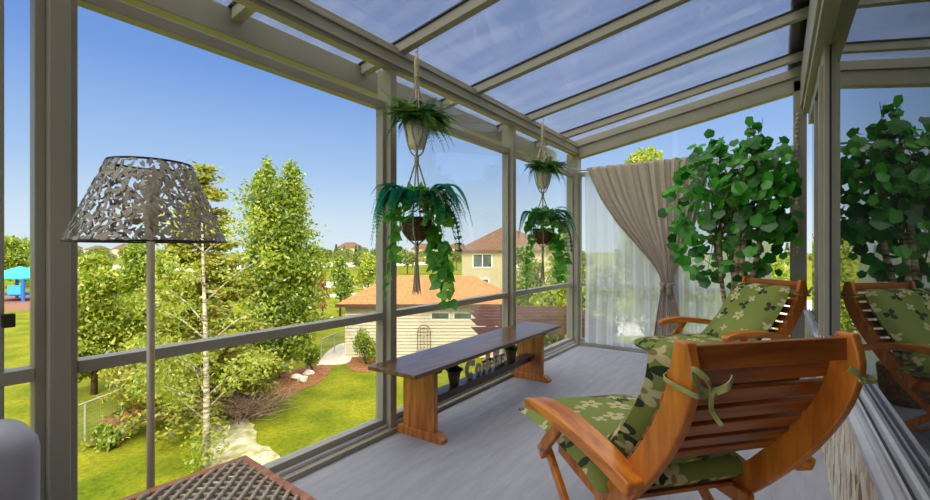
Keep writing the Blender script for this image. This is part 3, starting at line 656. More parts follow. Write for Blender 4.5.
# ------------------------------------------------------------------ floor lamp
LM = mat('lamp_metal', (200,188,164), .45, .15, var=.1); LSH = mat('lamp_shade_metal', (180,172,156), .40, .2, var=.35, scale=25)
t = thing('floor_lamp', (-1.83, .675, 0), 0, 'floor lamp with a pierced metal leaf pattern shade', 'lamp')
MB().lathe([(.0,0),(.14,0),(.14,.012),(.10,.02),(.02,.03),(.0,.03)], n=28, cap=False).build('base', LM, t, True)
MB().tube([(0,0,.02),(0,0,1.44)], .0125, 14).build('pole', LM, t, True)
sh = MB(); z0, z1, r0, r1 = 1.330, 1.605, .238, .125
for i in range(1500):
    a = random.uniform(0, 2*math.pi); zz = z0+(z1-z0)*(random.random()**1.15); rr = r0+(r1-r0)*(zz-z0)/(z1-z0)+.001*(i%4)
    L = random.uniform(.010,.0155); Wd = L*random.uniform(.30,.45); th = random.uniform(0, math.pi)
    vs = []
    for j in range(8):
        q = 2*math.pi*j/8; x_ = L*math.cos(q); y_ = Wd*math.sin(q)*(1-.25*abs(math.cos(q))); 
        uu = x_*math.cos(th)-y_*math.sin(th); vv = x_*math.sin(th)+y_*math.cos(th)
        z_ = min(z1, max(z0, zz+vv)); r_ = r0+(r1-r0)*(z_-z0)/(z1-z0)+.0012*(i%4); aa = a+uu/rr; vs.append((r_*math.cos(aa), r_*math.sin(aa), z_))
    sh.add(vs, [tuple(range(8))])
sh.build('lamp_shade', LSH, t, solid=.0012)
for r_, z_ in ((r0,z0),(r1,z1)):
    MB().tube([(r_*math.cos(a*math.pi/24), r_*math.sin(a*math.pi/24), z_) for a in range(49)], .004, 6).build('shade_rim', mat('dark_rim', (50,46,42), .4, .5), t, True)
b = MB(); 
for a in (0, 2.1, 4.2): b.tube([(0,0,1.44),(.06*math.cos(a),.06*math.sin(a),1.5),(r1*math.cos(a),r1*math.sin(a),z1)], .003, 5)
b.build('shade_spider', LM, t)
MB().lathe([(.018,1.38),(.022,1.40),(.022,1.46),(.012,1.47)]).build('socket', LM, t, True)
MB().lathe([(.012,1.47),(.03,1.50),(.032,1.53),(.018,1.56),(.0,1.565)], cap=False).build('bulb', mat('bulb_glass', (230,228,220), .3), t, True)
# ------------------------------------------------------------------ woven table
TH = .5; tx, ty = -1.72, .955
t = thing('woven_table', (tx+.012, ty, 0), math.radians(-4.5), 'low wooden side table with a rope lattice top beside the lamp', 'table'); WT = wood('table_frame', (190,118,66), (146,84,44), .45)
for a in ((0,.56,-.035,0),(0,.56,-.60,-.565),(0,.035,-.565,-.035),(.525,.56,-.565,-.035)): MB().box(a[0],a[1],a[2],a[3],TH-.04,TH).build('frame_rail', WT, t, bevel=.004)
for x in (0,.52):
    for y in (-.60,-.04): MB().box(x,x+.04,y,y+.04,0,TH-.04).build('leg', WT, t, bevel=.003)
RP = mat('grey_rope', (196,182,168), .85, col2=(160,148,136), scale=60)
x0, x1, y0, y1 = .03, .530, -.572, -.030
def clipline(c, s_):   # y = s*x + c in the frame
    pts = []
    for x in (x0, x1):
        y = s_*x+c
        if y0 <= y <= y1: pts.append((x, y))
    for y in (y0, y1):
        x = (y-c)/s_
        if x0 < x < x1: pts.append((x, y))
    return pts[:2] if len(pts) >= 2 else None
for s_, zz in ((1.0, TH-.006), (-1.0, TH+.006)):
    c = -1.3
    while c < 1.0:
        p = clipline(c, s_)
        if p and (Vector(p[0])-Vector(p[1])).length > .05: MB().tube([(p[0][0],p[0][1],zz-.008),(p[0][0]*.9+p[1][0]*.1,p[0][1]*.9+p[1][1]*.1,zz),(p[0][0]*.1+p[1][0]*.9,p[0][1]*.1+p[1][1]*.9,zz),(p[1][0],p[1][1],zz-.008)], .0068, 7).build('rope', RP, t, True)
        c += .050
# ------------------------------------------------------------------ grey sofa
t = thing('sofa', (-1.80, -.35, 0), 0, 'rounded grey upholstered sofa end in the lower left corner', 'sofa'); FAB = mat('grey_fabric', (176,180,196), .95, col2=(156,160,176), scale=4, bump=.3, bscale=220)
def soft(name, bx, parent, m, bev=.05):
    o = MB().box(*bx).build(name, m, parent, True); md = o.modifiers.new('b','BEVEL'); md.width = bev; md.segments = 5; return o
soft('back', (-.40,-.135,-.95,.77,.12,.735), t, FAB, .075)
soft('base', (-.13,.35,-.95,.60,.10,.40), t, FAB, .04); soft('arm', (-.13,.35,.38,.60,.34,.55), t, FAB, .05)
soft('seat_cushion', (-.12,.37,-.93,.37,.40,.50), t, FAB, .04)
for x in (-.34,.28):
    for y in (-.88,.54): MB().lathe([(.02,0),(.03,.12)], (x,y,0), 12).build('leg', WDARK, t)

# ------------------------------------------------------------------ deck chairs
PROF = [(.045,1.045),(.047,.95),(.08,.845),(.145,.735),(.225,.63),(.36,.485),(.47,.385)]
prof = crom([(0,a,b_) for a,b_ in PROF], 6)
HALF = .275
BOLT = mat('steel_bolt', (170,165,155), .3, .8)
def arm_pts(sx):
    P = [(.20,.585,.006),(.33,.622,.02),(.50,.65,.04),(.66,.66,.058),(.78,.65,.07),(.86,.625,.078)]
    return crom([(sx*(HALF+.035+o_), y, z) for y,z,o_ in P], 5)
def make_chair():
    t = thing('deck_chair')
    def arclen(pts):
        L = [0]
        for i in range(1,len(pts)): L.append(L[-1]+(pts[i]-pts[i-1]).length)
        return L
    L = arclen(prof)
    for sx in (-1,1):
        w = [.050+.05*min(1,(l/.10)) for l in L]; w = [min(x, .092) for x in w]
        b = MB(); b.sweep([(sx*HALF, p.y, p.z) for p in prof], (0,.7,.7), w, .03)
        # sweep: side is projected perpendicular to the curve in its own plane
        b.build('back_stile', WTEAK, t, True if False else False, bevel=.006)
        b = MB(); b.sweep([(sx*(HALF-.034), .34,.40),(sx*(HALF-.034),.6,.405),(sx*(HALF-.034),.86,.43)], (0,0,1), .055, .028); b.build('seat_rail', WTEAK, t, bevel=.004)
        A = arm_pts(sx); n = len(A); ww = [.066+.028*math.sin(math.pi*min(1,(i/n)*1.1)) for i in range(n)]; ww[-1] = .045; ww[-2] = .07
        b = MB(); b.sweep(A, (1,0,0), ww, [.046]*(n-2)+[.042,.028]); b.build('armrest', WARM, t, bevel=.008)
        x = sx*(HALF+.07)
        b = MB(); b.sweep(crom([(x,.63,.645),(x,.69,.57),(x,.775,.49),(x-.004*sx,.845,.42)],4), (0,.8,.2), [.05]*12+[.062], .026); b.build('arm_bracket', WTEAK, t, bevel=.006)
        MB().tube([(x+sx*.012,.80,.455),(x+sx*.022,.80,.455)], .010, 12).build('bolt', BOLT, t)
        MB().tube([(x-.02*sx,.63,.65),(x+sx*.02,.63,.65)], .009, 12).build('bolt', BOLT, t)
        for p in (prof[28], prof[33]): MB().tube([(sx*(HALF+.014),p.y,p.z),(sx*(HALF+.022),p.y,p.z)], .009, 12).build('bolt', BOLT, t)
        b = MB(); b.sweep([(sx*(HALF+.036),.84,.43),(sx*(HALF+.036),.30,.0)], (0,.7,.7), .042, .024); b.build('leg', WTEAK, t, bevel=.004)
        b = MB(); b.sweep([(sx*(HALF-.066),.30,.42),(sx*(HALF-.066),.82,.0)], (0,.7,-.7), .042, .024); b.build('leg', WTEAK, t, bevel=.004)
    # slats between the stiles
    pos = .012; ws = [.064]+[.050]*6; gap = .0245
    def at_len(s):
        for i in range(1,len(L)):
            if L[i] >= s: return prof[i-1].lerp(prof[i], (s-L[i-1])/(L[i]-L[i-1]))
        return prof[-1]
    for k, wd in enumerate(ws):
        a, c = at_len(pos), at_len(pos+wd); m_ = (a+c)/2; dr_ = (a-c).normalized()
        nrm = Vector((0, dr_.z, -dr_.y)); hx = HALF-.016 if k == 0 else HALF+.012; nrm = nrm if nrm.y > 0 else -nrm; off = nrm*(.0 if k == 0 else .046)
        b = MB(); b.sweep([(-hx,m_.y+off.y,m_.z+off.z),(hx,m_.y+off.y,m_.z+off.z)], dr_, (a-c).length, .024 if k == 0 else .018); b.build('slat', WSLAT, t, bevel=.003)
        pos += wd+gap
    for k in range(7):
        y = .43+k*.07; b = MB(); b.box(-HALF+.05, HALF-.05, y-.024, y+.024, .43+.02*(k/6), .443+.02*(k/6)); b.build('seat_slat', WSLAT, t)
    MB().tube([(-HALF-.05,.30,.02),(HALF+.05,.30,.02)], .014, 8).build('crossbar', WTEAK, t); MB().tube([(-HALF+.07,.80,.03),(HALF-.07,.80,.03)], .014, 8).build('crossbar', WTEAK, t)
    return t
def floral():
    m = bpy.data.materials.new('floral_fabric'); m.use_nodes = True; nt = m.node_tree; b = nt.nodes['Principled BSDF']; b.inputs['Roughness'].default_value = .9
    N = nt.nodes.new; K = nt.links.new
    uv = N('ShaderNodeTexCoord')
    def math_(op, a, b_=None, c=None):
        n = N('ShaderNodeMath'); n.operation = op
        for i, x in enumerate((a, b_, c)):
            if x is None: continue
            if isinstance(x, (int, float)): n.inputs[i].default_value = x
            else: K(x, n.inputs[i])
        return n.outputs[0]
    def layer(scale, off, petals, r0, amp, keep, sq=1.0):
        mp = N('ShaderNodeMapping'); mp.inputs['Location'].default_value = off; mp.inputs['Scale'].default_value = (scale*sq, scale, 1); K(uv.outputs['UV'], mp.inputs[0])
        v = N('ShaderNodeTexVoronoi'); v.voronoi_dimensions = '2D'; v.inputs['Scale'].default_value = 1; v.inputs['Randomness'].default_value = .8; K(mp.outputs[0], v.inputs['Vector'])
        sb = N('ShaderNodeVectorMath'); sb.operation = 'SUBTRACT'; K(mp.outputs[0], sb.inputs[0]); K(v.outputs['Position'], sb.inputs[1])
        sx = N('ShaderNodeSeparateXYZ'); K(sb.outputs[0], sx.inputs[0]); sc = N('ShaderNodeSeparateColor'); K(v.outputs['Color'], sc.inputs[0])
        ang = math_('ARCTAN2', sx.outputs[1], sx.outputs[0]); ang = math_('ADD', ang, math_('MULTIPLY', sc.outputs[1], 6.28))
        rad = math_('MULTIPLY_ADD', math_('ABSOLUTE', math_('COSINE', math_('MULTIPLY', ang, petals/2))), amp, r0)
        ins = math_('LESS_THAN', v.outputs['Distance'], rad); return math_('MULTIPLY', ins, math_('LESS_THAN', sc.outputs[0], keep)), v.outputs['Distance']
    fl, dist = layer(6.2, (0,0,0), 5, .12, .22, .62); fl2, d2 = layer(9, (3.3,1.7,0), 4, .06, .26, .35); lf, d3 = layer(8, (.5,.4,0), 3, .02, .38, .5); lf2, d4 = layer(6.5, (5.1,2.2,0), 2, .0, .42, .3)
    nz = N('ShaderNodeTexNoise'); nz.inputs['Scale'].default_value = 3; K(uv.outputs['UV'], nz.inputs['Vector'])
    base = N('ShaderNodeMix'); base.data_type = 'RGBA'; base.inputs[6].default_value = (*lin((104,120,50)),1); base.inputs[7].default_value = (*lin((138,148,72)),1); K(nz.outputs[0], base.inputs[0])
    def over(prev, fac, col):
        x = N('ShaderNodeMix'); x.data_type = 'RGBA'; K(fac, x.inputs[0]); K(prev, x.inputs[6]); x.inputs[7].default_value = (*lin(col),1); return x.outputs[2]
    c = over(base.outputs[2], lf, (40,54,34)); c = over(c, lf2, (82,78,48)); c = over(c, fl, (194,186,136)); c = over(c, fl2, (190,184,140))
    c = over(c, math_('MULTIPLY', fl, math_('LESS_THAN', dist, .07)), (150,124,72))
    K(c, b.inputs['Base Color']); return m
FLO = floral(); TIE = mat('green_ribbon', (176,178,112), .8, col2=(120,128,70), scale=12)
def pad(path, hw, thick, nx=14, puff=1.0, seed=0):
    # a soft rectangular pad following a centre line in the y-z plane; path lies on its underside
    k = len(path); mb = MB(); mb.uv = []; L = [0]
    for i in range(1,k): L.append(L[-1]+(path[i]-path[i-1]).length)
    T = L[-1]; grid = {}
    for side in (0,1):
        for i in range(k):
            tg = (path[min(i+1,k-1)]-path[max(i-1,0)]).normalized(); nn = Vector((0,-tg.z,tg.y))
            if nn.z+nn.y < 0: nn = -nn
            for j in range(nx+1):
                x = -1+2*j/nx; e_ = (1-abs(x)**5)**.5 if abs(x) < 1 else 0; s_ = L[i]/T*2-1; e2 = (1-abs(s_)**9)**.5 if abs(s_) < 1 else 0
                h = thick*.5*(e_*e2)**.8; h *= 1+.10*noise.noise(Vector((x*2+seed, L[i]*5, side)))
                p = Vector((x*hw*(1-.03*(1-e2)+.05*abs(s_)**3), path[i].y, path[i].z))+nn*(thick*.5+(h if side else -h))
                grid[side,i,j] = len(mb.v); mb.v.append(tuple(p)); mb.uv.append((x*hw+seed*1.3+side*.7, L[i]))
    for side in (0,1):
        for i in range(k-1):
            for j in range(nx):
                q = (grid[side,i,j], grid[side,i,j+1], grid[side,i+1,j+1], grid[side,i+1,j]); mb.f.append(q if side else q[::-1])
    return mb
def make_cushion(seed):
    t = thing('chair_cushion')
    L = prof[3:36]; bp = []
    for i, p in enumerate(L):
        tg = (L[min(i+1,32)]-L[max(i-1,0)]).normalized(); nn = Vector((0,-tg.z,tg.y)); nn = nn if nn.z > 0 else -nn
        if nn.y < 0 and False: pass
        n2 = Vector((0, abs(nn.y), abs(nn.z))); bp.append(p+n2*.072)
    back = pad(bp, .285, .12, seed=seed).build('back_pad', FLO, t, True, sub=1)
    sp_ = crom([(0,.40,.425),(0,.52,.448),(0,.72,.452),(0,.98,.448),(0,1.19,.435)], 6)
    pad(sp_, .32, .105, seed=seed+2).build('seat_pad', FLO, t, True, sub=1)
    for sx in (-1,1):
        y, z = .052, .925; x = sx*HALF
        b = MB(); b.sweep(crom([(sx*(HALF-.03),.12,z+.02),(x+sx*.022,.10,z+.01),(x+sx*.024,y-.06,z),(x-sx*.0,y-.07,z-.005),(x-sx*.03,y-.062,z)],5), (0,0,1), .012, .003)
        if sx < 0: b.sweep(crom([(x-sx*.03,y-.066,z),(x-sx*.045,y-.05,z-.05),(x-sx*.052,y-.075,z-.08)],5), (1,0,0), .013, .003)
        b.sweep(crom([(x-sx*.03,y-.066,z),(x-sx*.06,y-.085,z+.02),(x-sx*.085,y-.075,z+.038)],5), (0,0,1), .018, .003)
        if sx < 0: b.sweep(crom([(x-sx*.03,y-.066,z),(x-sx*.0,y-.085,z+.04),(x+sx*.03,y-.07,z+.065),(x+sx*.01,y-.066,z+.02),(x-sx*.03,y-.066,z)],5), (0,0,1), .014, .003)
        b.ico((x-sx*.03,y-.068,z), .011, .1, 1)
        b.build('tie', TIE, t, solid=0)
    return t
def rz_of(h): return math.atan2(-h[0], h[1])
ch = make_chair(); H1 = Vector((-.745,.667)).normalized()
B1 = Vector((.016,1.478))
ch.location = (B1.x, B1.y, 0); ch.rotation_euler.z = rz_of(H1); tag(ch, 'slatted teak deck chair in the foreground seen from behind', 'chair', 'teak deck chairs')
cu = make_cushion(0); cu.location = ch.location; cu.rotation_euler = ch.rotation_euler; tag(cu, 'green floral cushion tied to the foreground deck chair', 'cushion', 'floral chair cushions')
ch.scale = cu.scale = (1,1,1.015); ch2 = copy_tree(ch); B2 = Vector((-.012,4.70)); ch2.location = (B2.x, B2.y, 0); ch2.rotation_euler.z = rz_of((-.69,-.72)); tag(ch2, 'slatted teak deck chair facing the camera in front of the tall plant')
cu2 = copy_tree(cu); cu2.location = ch2.location; cu2.rotation_euler = ch2.rotation_euler; tag(cu2, 'green floral cushion tied to the far deck chair by the plant')

# ------------------------------------------------------------------ curtains
t = thing('curtain_rod', (0,0,0), 0, 'thin pale curtain rod wrapping the far corner', 'rod'); RODM = mat('rod_metal', (196,192,186), .35, .4)
RZ = 2.365; RYY = 5.84
MB().tube([(-2.235,5.05,RZ),(-2.225,5.6,RZ),(-2.20,5.78,RZ),(-2.12,RYY,RZ),(-1.9,RYY,RZ),(.12,RYY,RZ)], .012, 10).build('rod', RODM, t, True)
MB().box(-2.262,-2.225,5.04,5.075,RZ-.03,RZ+.03).build('bracket', RODM, t); MB().box(.10,.135,RYY-.02,YE-.02,RZ-.03,RZ+.03).build('bracket', RODM, t)
CURT = mat('taupe_curtain', (204,191,181), .9, var=.07, scale=40)
def cloth_mat(name, col, alpha):
    m = bpy.data.materials.new(name); m.use_nodes = True; nt = m.node_tree; nt.nodes.clear(); o = nt.nodes.new('ShaderNodeOutputMaterial')
    d = nt.nodes.new('ShaderNodeBsdfDiffuse'); l = nt.nodes.new('ShaderNodeBsdfTranslucent'); d.inputs[0].default_value = l.inputs[0].default_value = (*lin(col),1)
    a = nt.nodes.new('ShaderNodeMixShader'); a.inputs[0].default_value = .5; tr_ = nt.nodes.new('ShaderNodeBsdfTransparent'); b = nt.nodes.new('ShaderNodeMixShader')
    g = nt.nodes.new('ShaderNodeLayerWeight'); g.inputs[0].default_value = .35; r = nt.nodes.new('ShaderNodeMapRange'); r.inputs[3].default_value = alpha; r.inputs[4].default_value = 1; nt.links.new(g.outputs['Facing'], r.inputs[0])
    nt.links.new(r.outputs[0], b.inputs[0]); nt.links.new(d.outputs[0], a.inputs[1]); nt.links.new(l.outputs[0], a.inputs[2])
    nt.links.new(tr_.outputs[0], b.inputs[1]); nt.links.new(a.outputs[0], b.inputs[2]); nt.links.new(b.outputs[0], o.inputs[0]); return m
SHEER = cloth_mat('white_sheer', (240,244,255), .60)
def lerp_tab(tab, z):
    for i in range(len(tab)-1):
        a, b_ = tab[i], tab[i+1]
        if a[0] >= z >= b_[0]: f = (a[0]-z)/(a[0]-b_[0]); f = f*f*(3-2*f) if False else f; return [a[q]+(b_[q]-a[q])*f for q in range(1,len(a))]
    return list(tab[-1][1:])
def curtain(name, tab, y, folds, m, parent, zt, zb, nz=50, nx=220, seed=0, th=.002):
    mb = MB()
    for i in range(nz+1):
        z = zt+(zb-zt)*i/nz; xl, xr, amp = lerp_tab(tab, z)
        for j in range(nx+1):
            f = j/nx; ph = f*folds*2*math.pi+1.3*math.sin(f*7+seed)+.25*math.sin(z*3+f*9)
            mb.v.append((xl+(xr-xl)*f+.25*amp*math.sin(2*ph), y+amp*(math.sin(ph)+.3*math.sin(2.3*ph+seed)), z))
    for i in range(nz):
        for j in range(nx): a = i*(nx+1)+j; mb.f.append((a,a+1,a+nx+2,a+nx+1))
    return mb.build(name, m, parent, True, solid=th)
t = thing('grey_curtain', (0,0,0), 0, 'taupe grey curtain gathered by a knotted tieback at the far wall', 'curtain')
tab = [(2.385,-2.08,-.62,.022),(2.2,-2.0,-.66,.026),(1.95,-1.88,-.70,.030),(1.62,-1.66,-.79,.032),(1.35,-1.43,-.88,.032),(1.15,-1.27,-.95,.028),(1.0,-1.18,-1.01,.020),(.92,-1.155,-1.03,.014),(.86,-1.155,-1.03,.014),(.7,-1.18,-.99,.022),(.4,-1.23,-.93,.028),(.04,-1.27,-.88,.032)]
curtain('fabric', tab, 5.79, 12, CURT, t, 2.385, .04, 70, 300)
b = MB(); b.tube([(-1.165+.14*0,5.79-.0,.90)]*1+[(-1.165+.15*(1-math.cos(a))/2, 5.79-.05*math.sin(a), .90-.01*math.sin(a)) for a in [x*math.pi/8 for x in range(1,16)]], .014, 8)
b.ico((-1.12,5.725,.885), (.035,.03,.03), .1, 2); b.ico((-1.06,5.725,.87), (.032,.03,.03), .1, 2); b.tube([(-1.12,5.72,.88),(-1.13,5.715,.80)], [.018,.03], 8); b.tube([(-1.06,5.72,.87),(-1.05,5.715,.77)], [.018,.03], 8)
b.build('tieback', mat('tieback_cloth', (150,140,126), .9), t, True)
for k in range(9):
    x = -2.03+k*.17; b = MB(); b.tube([(x,RYY+.018*math.cos(a*math.pi/6),RZ+.018*math.sin(a*math.pi/6)) for a in range(13)], .004, 5); b.build('curtain_ring', mat('bronze_ring', (70,56,46), .4, .6), t, True)
t = thing('sheer_curtain', (0,0,0), 0, 'white see through sheer curtain hanging behind the grey curtain', 'curtain')
tab = [(2.34,-2.14,-.05,.014),(1.0,-2.13,-.06,.018),(.05,-2.15,-.04,.022)]
curtain('fabric', tab, 5.895, 15, SHEER, t, 2.34, .06, 20, 260, seed=2, th=0)
# ------------------------------------------------------------------ artificial tree
t = thing('artificial_tree', (-.30,5.28,0), 0, 'tall artificial tree with birch stems and broad green leaves in the corner', 'plant')
MB().lathe([(.13,0),(.17,.02),(.20,.30),(.19,.32),(.17,.30),(.0,.29)], n=24, cap=False).build('basket', mat('wicker', (150,112,70), .8, col2=(96,68,40), scale=40), t, True)
STEM = mat('birch_stem', (228,208,172), .7, col2=(96,78,58), scale=6, stretch=(1,1,5)); TW = mat('leaf_twig', (120,106,66), .8)
BL = leafmat('broad_leaf', (10,96,14), (36,150,28), (84,180,48), trans=.28, rough=.35, gloss=.06)
stems = [[(-.02,0,.25),(-.06,.02,.9),(-.02,0,1.5),(-.10,.05,2.1)],[(.05,.03,.25),(.08,-.02,.9),(.16,0,1.5),(.12,.05,2.2)],[(-.06,-.05,.25),(-.16,-.05,.9),(-.22,-.03,1.45),(-.35,0,1.95)],[(.02,-.04,.25),(-.0,-.06,.9),(.05,-.04,1.5),(.28,-.12,2.0)]]
SR = [.046,.036,.026,.030]; b = MB()
for s_, r in zip(stems, SR): b.tube(crom(s_, 6), [r*(1-.55*i/18) for i in range(19)], 10)
b.build('stems', STEM, t, True)
tw = MB(); lb = MB()
def broad(mb, p, d, s):
    d = d.normalized(); up = Vector((-.35,-.75,.55))+rv()*.75; x = d.cross(up)
    if x.length < .1: x = d.cross(Vector((1,0,0)))
    x.normalize(); nn = x.cross(d); O = len(mb.v); cup = random.uniform(-.12,.22); n = 14; vs = [p+d*s*.42]
    for j in range(n):
        a = 2*math.pi*j/n; lob = 1+.10*math.cos(5*a)-.22*max(0,-math.cos(a))**6
        rr = s*.52*lob; q = Vector((math.cos(a), math.sin(a)))
        vs.append(p+d*(s*.48+q.x*rr)+x*q.y*rr*.98+nn*(cup*rr*abs(q.y)*.9-.12*s*(q.x*.5+.5)**2))
    mb.add(vs, [(0,j+1,(j+1)%n+1) for j in range(n)])
C0 = Vector((.0,-.03,1.74)); nl = 0; tries = 0
while nl < 640 and tries < 5000:
    tries += 1
    v = rv()*random.random()**.42; lx = .70 if v.x < 0 else .50
    q = C0+Vector((v.x*lx, v.y*.46, v.z*.88))
    if q.z < 1.35 and q.x > .12 and random.random() < .55: continue
    if q.z < 1.62 and abs(q.x-.0) < .26 and q.y < .08 and random.random() < .72: continue
    if q.z > 2.42 or q.x+(-.30) > .12 or 5.28+q.y > 5.66: continue
    if q.z > 2.15 and (q.x < -.42 or q.x > .36) and random.random() < .7: continue
    d = Vector((q.x*.8, q.y*.8-.3, -.5+random.uniform(-.4,.5)))+rv()*.5; s = random.uniform(.075,.13)
    broad(lb, q, d, s); nl += 1
    if nl % 9 == 0:
        s_ = random.choice(stems); a = Vector(s_[random.choice((1,2,2,3))]); mth = a.lerp(q,.5)+Vector((0,0,.08)); tw.tube([a, mth, q], [.007,.005,.002], 4)
for k, (px_, pz_) in enumerate(((.05,2.58),(.18,2.60),(-.28,2.50))):
    a = Vector((px_*.4,0,2.0)); q = Vector((px_,-.05,pz_-.02)); tw.tube([a, a.lerp(q,.5)+Vector((.02,0,0)), q], [.007,.005,.002], 4)
    for j in range(9): f = .45+.06*j; broad(lb, a.lerp(q, f), rv()+Vector((0,-.2,-.1)), random.uniform(.08,.12))
tw.build('twigs', TW, t); lb.build('foliage', BL, t)

# ------------------------------------------------------------------ hanging planters
CORD = mat('cotton_cord', (222,212,186), .9, col2=(160,150,126), scale=60); CER = mat('white_ceramic', (246,242,236), .35, var=.03); COCO = mat('woven_basket', (118,80,50), .9, col2=(70,46,28), scale=50)
def frond(mb, p, a, L, droop, up, ll=.05, n=20, w=.32):
    pts = []; 
    for i in range(n+1):
        s = i/n; r = L*(s*.9); z = up*s*L*1.4-droop*L*s*s*1.5; pts.append(Vector((p[0]+math.cos(a)*r*(1-.25*s*droop), p[1]+math.sin(a)*r*(1-.25*s*droop), p[2]+z)))
    mb.tube(pts[::4]+[pts[-1]], .0016, 3)
    for i in range(2, n+1):
        tg = (pts[i]-pts[i-1]).normalized(); sd = tg.cross(Vector((0,0,1)))
        if sd.length < .1: sd = Vector((-math.sin(a), math.cos(a), 0))
        sd.normalize(); l = ll*math.sin(math.pi*min(.97,(i/n)*.9+.12))**.7
        for s_ in (-1,1): leaf(mb, pts[i], sd*s_+tg*.45+Vector((0,0,-.15)), l, w, up=Vector((0,0,1)))
def heart(mb, p, d, s):
    d = d.normalized(); x = d.cross(Vector((.3,-.8,.5))+rv()*.4)
    if x.length < .1: x = Vector((1,0,0))
    x.normalize(); nn = x.cross(d); c = p+d*s*.35
    O = [(-.02,0),(-.10,.20),(.0,.36),(.22,.42),(.5,.30),(.78,.13),(1.0,0),(.78,-.13),(.5,-.30),(.22,-.42),(.0,-.36),(-.10,-.20)]
    mb.add([c]+[p+d*s*a+x*s*b_+nn*s*.12*abs(b_) for a,b_ in O], [(0,j+1,(j+1)%12+1) for j in range(12)])
def vine(mb, p, dx, dy, L, s=.085):
    pts = [Vector(p)]; q = Vector(p)
    n = int(L/.035)
    for i in range(n):
        f = i/n; q = q+Vector((dx*(1-f)*.022+random.uniform(-.006,.006), dy*(1-f)*.022+random.uniform(-.006,.006), -.034*min(1,.35+f*3))); pts.append(q.copy())
        if i > 0 and i%2: heart(mb, q, Vector((random.uniform(-1,1), random.uniform(-1,.6), -.55)), s*random.uniform(.75,1.2))
    mb.tube(pts, .0018, 4)
def planters(x, y, zhook, z1, z2, ztas, lab, hk):
    t = thing('macrame_hanger', (x,y,0), 0, lab[0], 'plant hanger'); h = t
    MB().tube([(0,0,zhook+.03),(0,0,zhook),(.015,0,zhook-.02),(0,0,zhook-.04),(-.012,0,zhook-.028)], .003, 6).build('hook', BOLT, t)
    b = MB(); r1_ = .088; zt = z1+.02
    b.tube([(0,0,zhook-.03),(0,0,zhook-.09),(0,0,zhook-.2),(0,0,zhook-.27)], [.008,.017,.020,.010], 8)
    for k in range(4):
        a = math.pi/4+k*math.pi/2; c, s = math.cos(a), math.sin(a)
        for off in (-.15,.15): b.tube(crom([(0,0,zhook-.06),(.018*math.cos(a+off*3),.018*math.sin(a+off*3),zhook-.3),(r1_*math.cos(a+off),r1_*math.sin(a+off),zt+.02),(r1_*.98*math.cos(a+off*3),r1_*.98*math.sin(a+off*3),z1-.08),(.045*c,.045*s,z1-.215),(0,0,z1-.26)],4), .0055, 5)
    b.tube([(0,0,z1-.245),(0,0,z1-.30)], .016, 8)
    r2 = .118
    for k in range(4):
        a = k*math.pi/2+.5; c, s = math.cos(a), math.sin(a)
        b.tube(crom([(0,0,z1-.28),(.03*c,.03*s,z1-.36),(r2*c,r2*s,z2+.01),(r2*.8*c,r2*.8*s,z2-.11),(.02*c,.02*s,z2-.185),(0,0,z2-.20)],4), .006, 6)
    b.tube([(0,0,z2-.19),(0,0,z2-.24)], .015, 8); b.build('cord', CORD, t, True)
    b = MB(); 
    for k in range(26): a = random.uniform(0,6.28); r = random.uniform(.004,.016); b.tube([(r*math.cos(a)*.5,r*math.sin(a)*.5,z2-.22),(r*math.cos(a),r*math.sin(a),(z2-.24+ztas)/2),(r*2.0*math.cos(a),r*2.0*math.sin(a),ztas+random.uniform(-.02,.02))], .0032, 4)
    b.build('tassel', CORD, t)
    # upper pot
    t = thing('fern_planter', (x,y,z1-.20), 0, lab[1], 'plant')
    MB().lathe([(.0,0),(.045,.0),(.062,.03),(.080,.12),(.086,.20),(.078,.20),(.07,.17),(.0,.17)], n=28, cap=False).build('pot', CER, t, True)
    b = MB(); b2 = MB()
    for k in range(96):
        a = random.uniform(-2.1,2.1); frond(b if k%3 else b2, (.04*math.cos(a),.04*math.sin(a),.18), a, random.uniform(.16,.34), random.uniform(.2,.8), random.uniform(.3,.8), .055, 16)
    for q_ in (b, b2): q_.v = [(-.11+(vx+.11)*.12, vy, vz) if vx < -.11 else (vx, vy, vz) for vx, vy, vz in q_.v]
    b.build('foliage', FERN, t); b2.build('dark_foliage', FERND, t)
    # lower basket
    t = thing('trailing_planter', (x,y,z2-.165), 0, lab[2], 'plant')
    MB().lathe([(.0,0),(.05,.0),(.09,.05),(.11,.13),(.112,.165),(.10,.165),(.09,.13),(.0,.13)], n=28, cap=False).build('basket', COCO, t, True)
    iv = MB(); fd = MB(); te = MB(); vn = MB(); fine = MB()
    for k in range(190):
        v = rv(); v.z = abs(v.z); q = Vector((v.x*.19, v.y*.20, 13e-2+v.z*.21)); heart(iv, q, v+Vector((0,0,-.2))+rv()*.5, random.uniform(.05,.10))
    for k in range(34): a = random.uniform(-1.9,1.2); frond(fd, (.06*math.cos(a),.06*math.sin(a),.22), a, random.uniform(.30,.50), random.uniform(.7,1.15), random.uniform(.6,1.0), .045, 22)
    for k in range(6 if hk else 4):
        a = (.35 if k%2 else -1.65)+random.uniform(-.5,.5) ; frond(te, (.06*math.cos(a),.06*math.sin(a),.24), a, random.uniform(.44,.56) , random.uniform(.95,1.2), random.uniform(.8,1.05), .062, 40, .6)
    if hk: fr = YAW-math.pi/2; frond(te, (.1*math.cos(fr),.1*math.sin(fr),.28), fr, .30, 1.5, .9, .065, 34, .6); frond(te, (.1*math.cos(fr-.9),.1*math.sin(fr-.9),.26), fr-.9, .38, 1.4, .9, .06, 34, .6); frond(te, (.1*math.cos(fr+.7),.1*math.sin(fr+.7),.26), fr+.7, .38, 1.4, .9, .06, 34, .6)
    R3 = CR*.13
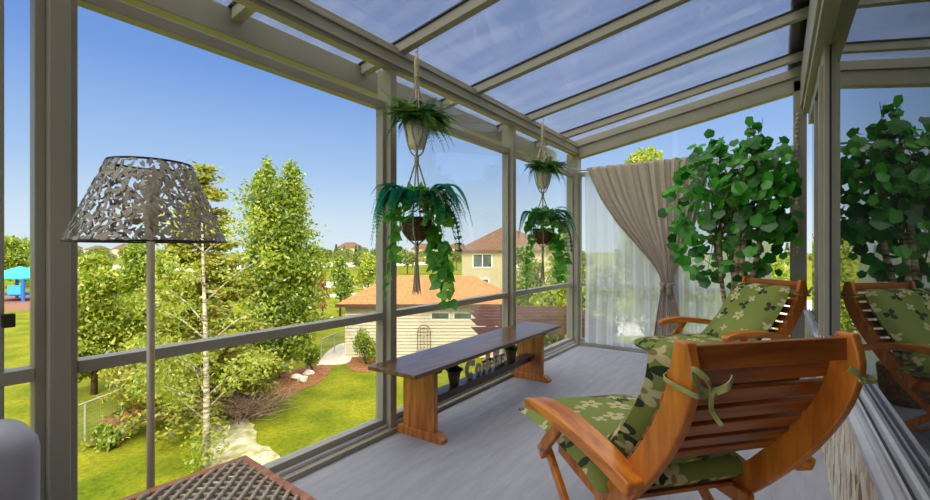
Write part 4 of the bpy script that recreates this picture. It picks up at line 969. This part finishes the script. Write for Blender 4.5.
    for k in range(14):
        f = random.uniform(.4,1.0); sd = 1 if k > 3 else -1; p = (R3.x*f*sd, R3.y*f*sd-.03, .13); vine(vn, p, CR.x*sd*random.uniform(.3,1.1), CR.y*sd*random.uniform(.3,1.1), random.uniform(.35,.66) if sd > 0 else random.uniform(.3,.72))
    for k in range(9):
        a = YAW+random.uniform(-.5,.5); p = Vector((math.cos(a)*.16, math.sin(a)*.16, .2)); pts = [p]
        for i in range(14): p = p+Vector((math.cos(a)*.018*(1-i/16), math.sin(a)*.018*(1-i/16), .01-.0045*i)); pts.append(p.copy())
        fine.tube(pts, .0015, 3)
        for q in pts:
            for _ in range(3): leaf(fine, q, rv(), .018, .8)
    for q_ in (iv, fd, te, vn, fine): q_.v = [(-.11+(vx+.11)*.12, vy, vz) if vx < -.11 else (vx, vy, vz) for vx, vy, vz in q_.v]
    iv.build('ivy', IVY, t); fd.build('fern', FERND, t); te.build('teal_fern', TEAL, t); vn.build('vine', IVY, t); fine.build('sprigs', FERND, t)
planters(-2.10, 2.42, 2.735, 2.215, 1.53, 1.0, ['cream macrame hanger carrying two planters, nearer the camera', 'white pot of bushy fern in the upper loop of the nearer hanger', 'large basket of ivy and teal fern trailing in the nearer hanger'], 1)
planters(-2.10, 4.50, 2.73, 2.17, 1.53, .98, ['cream macrame hanger carrying two planters, farther by the corner', 'white pot of bushy fern in the upper loop of the farther hanger', 'basket of dark fern and ivy trailing in the farther hanger'], 0)
# ------------------------------------------------------------------ shell garland
t = thing('shell_garland', (.19,5.90,0), 0, 'string of pale shells hanging down the far right post', 'garland'); t.location = (.165, YE-.035, 0)
MB().tube([(0,0,2.78),(0,0,1.25)], .002, 4).build('string', CORD, t); SHL = mat('shell', (214,200,170), .5, var=.2, scale=30)
proto = None
for k in range(32):
    if proto is None: proto = o = MB().ico((0,0,0), (.016,.010,.022), .15, 1).build('shell', SHL, t)
    else: o = proto.copy(); COL.objects.link(o)
    o.location = (random.uniform(-.01,.01), -.006, 2.74-k*.047); o.rotation_euler = (0, random.uniform(-.8,.8), random.uniform(-.8,.8)); o.parent = t
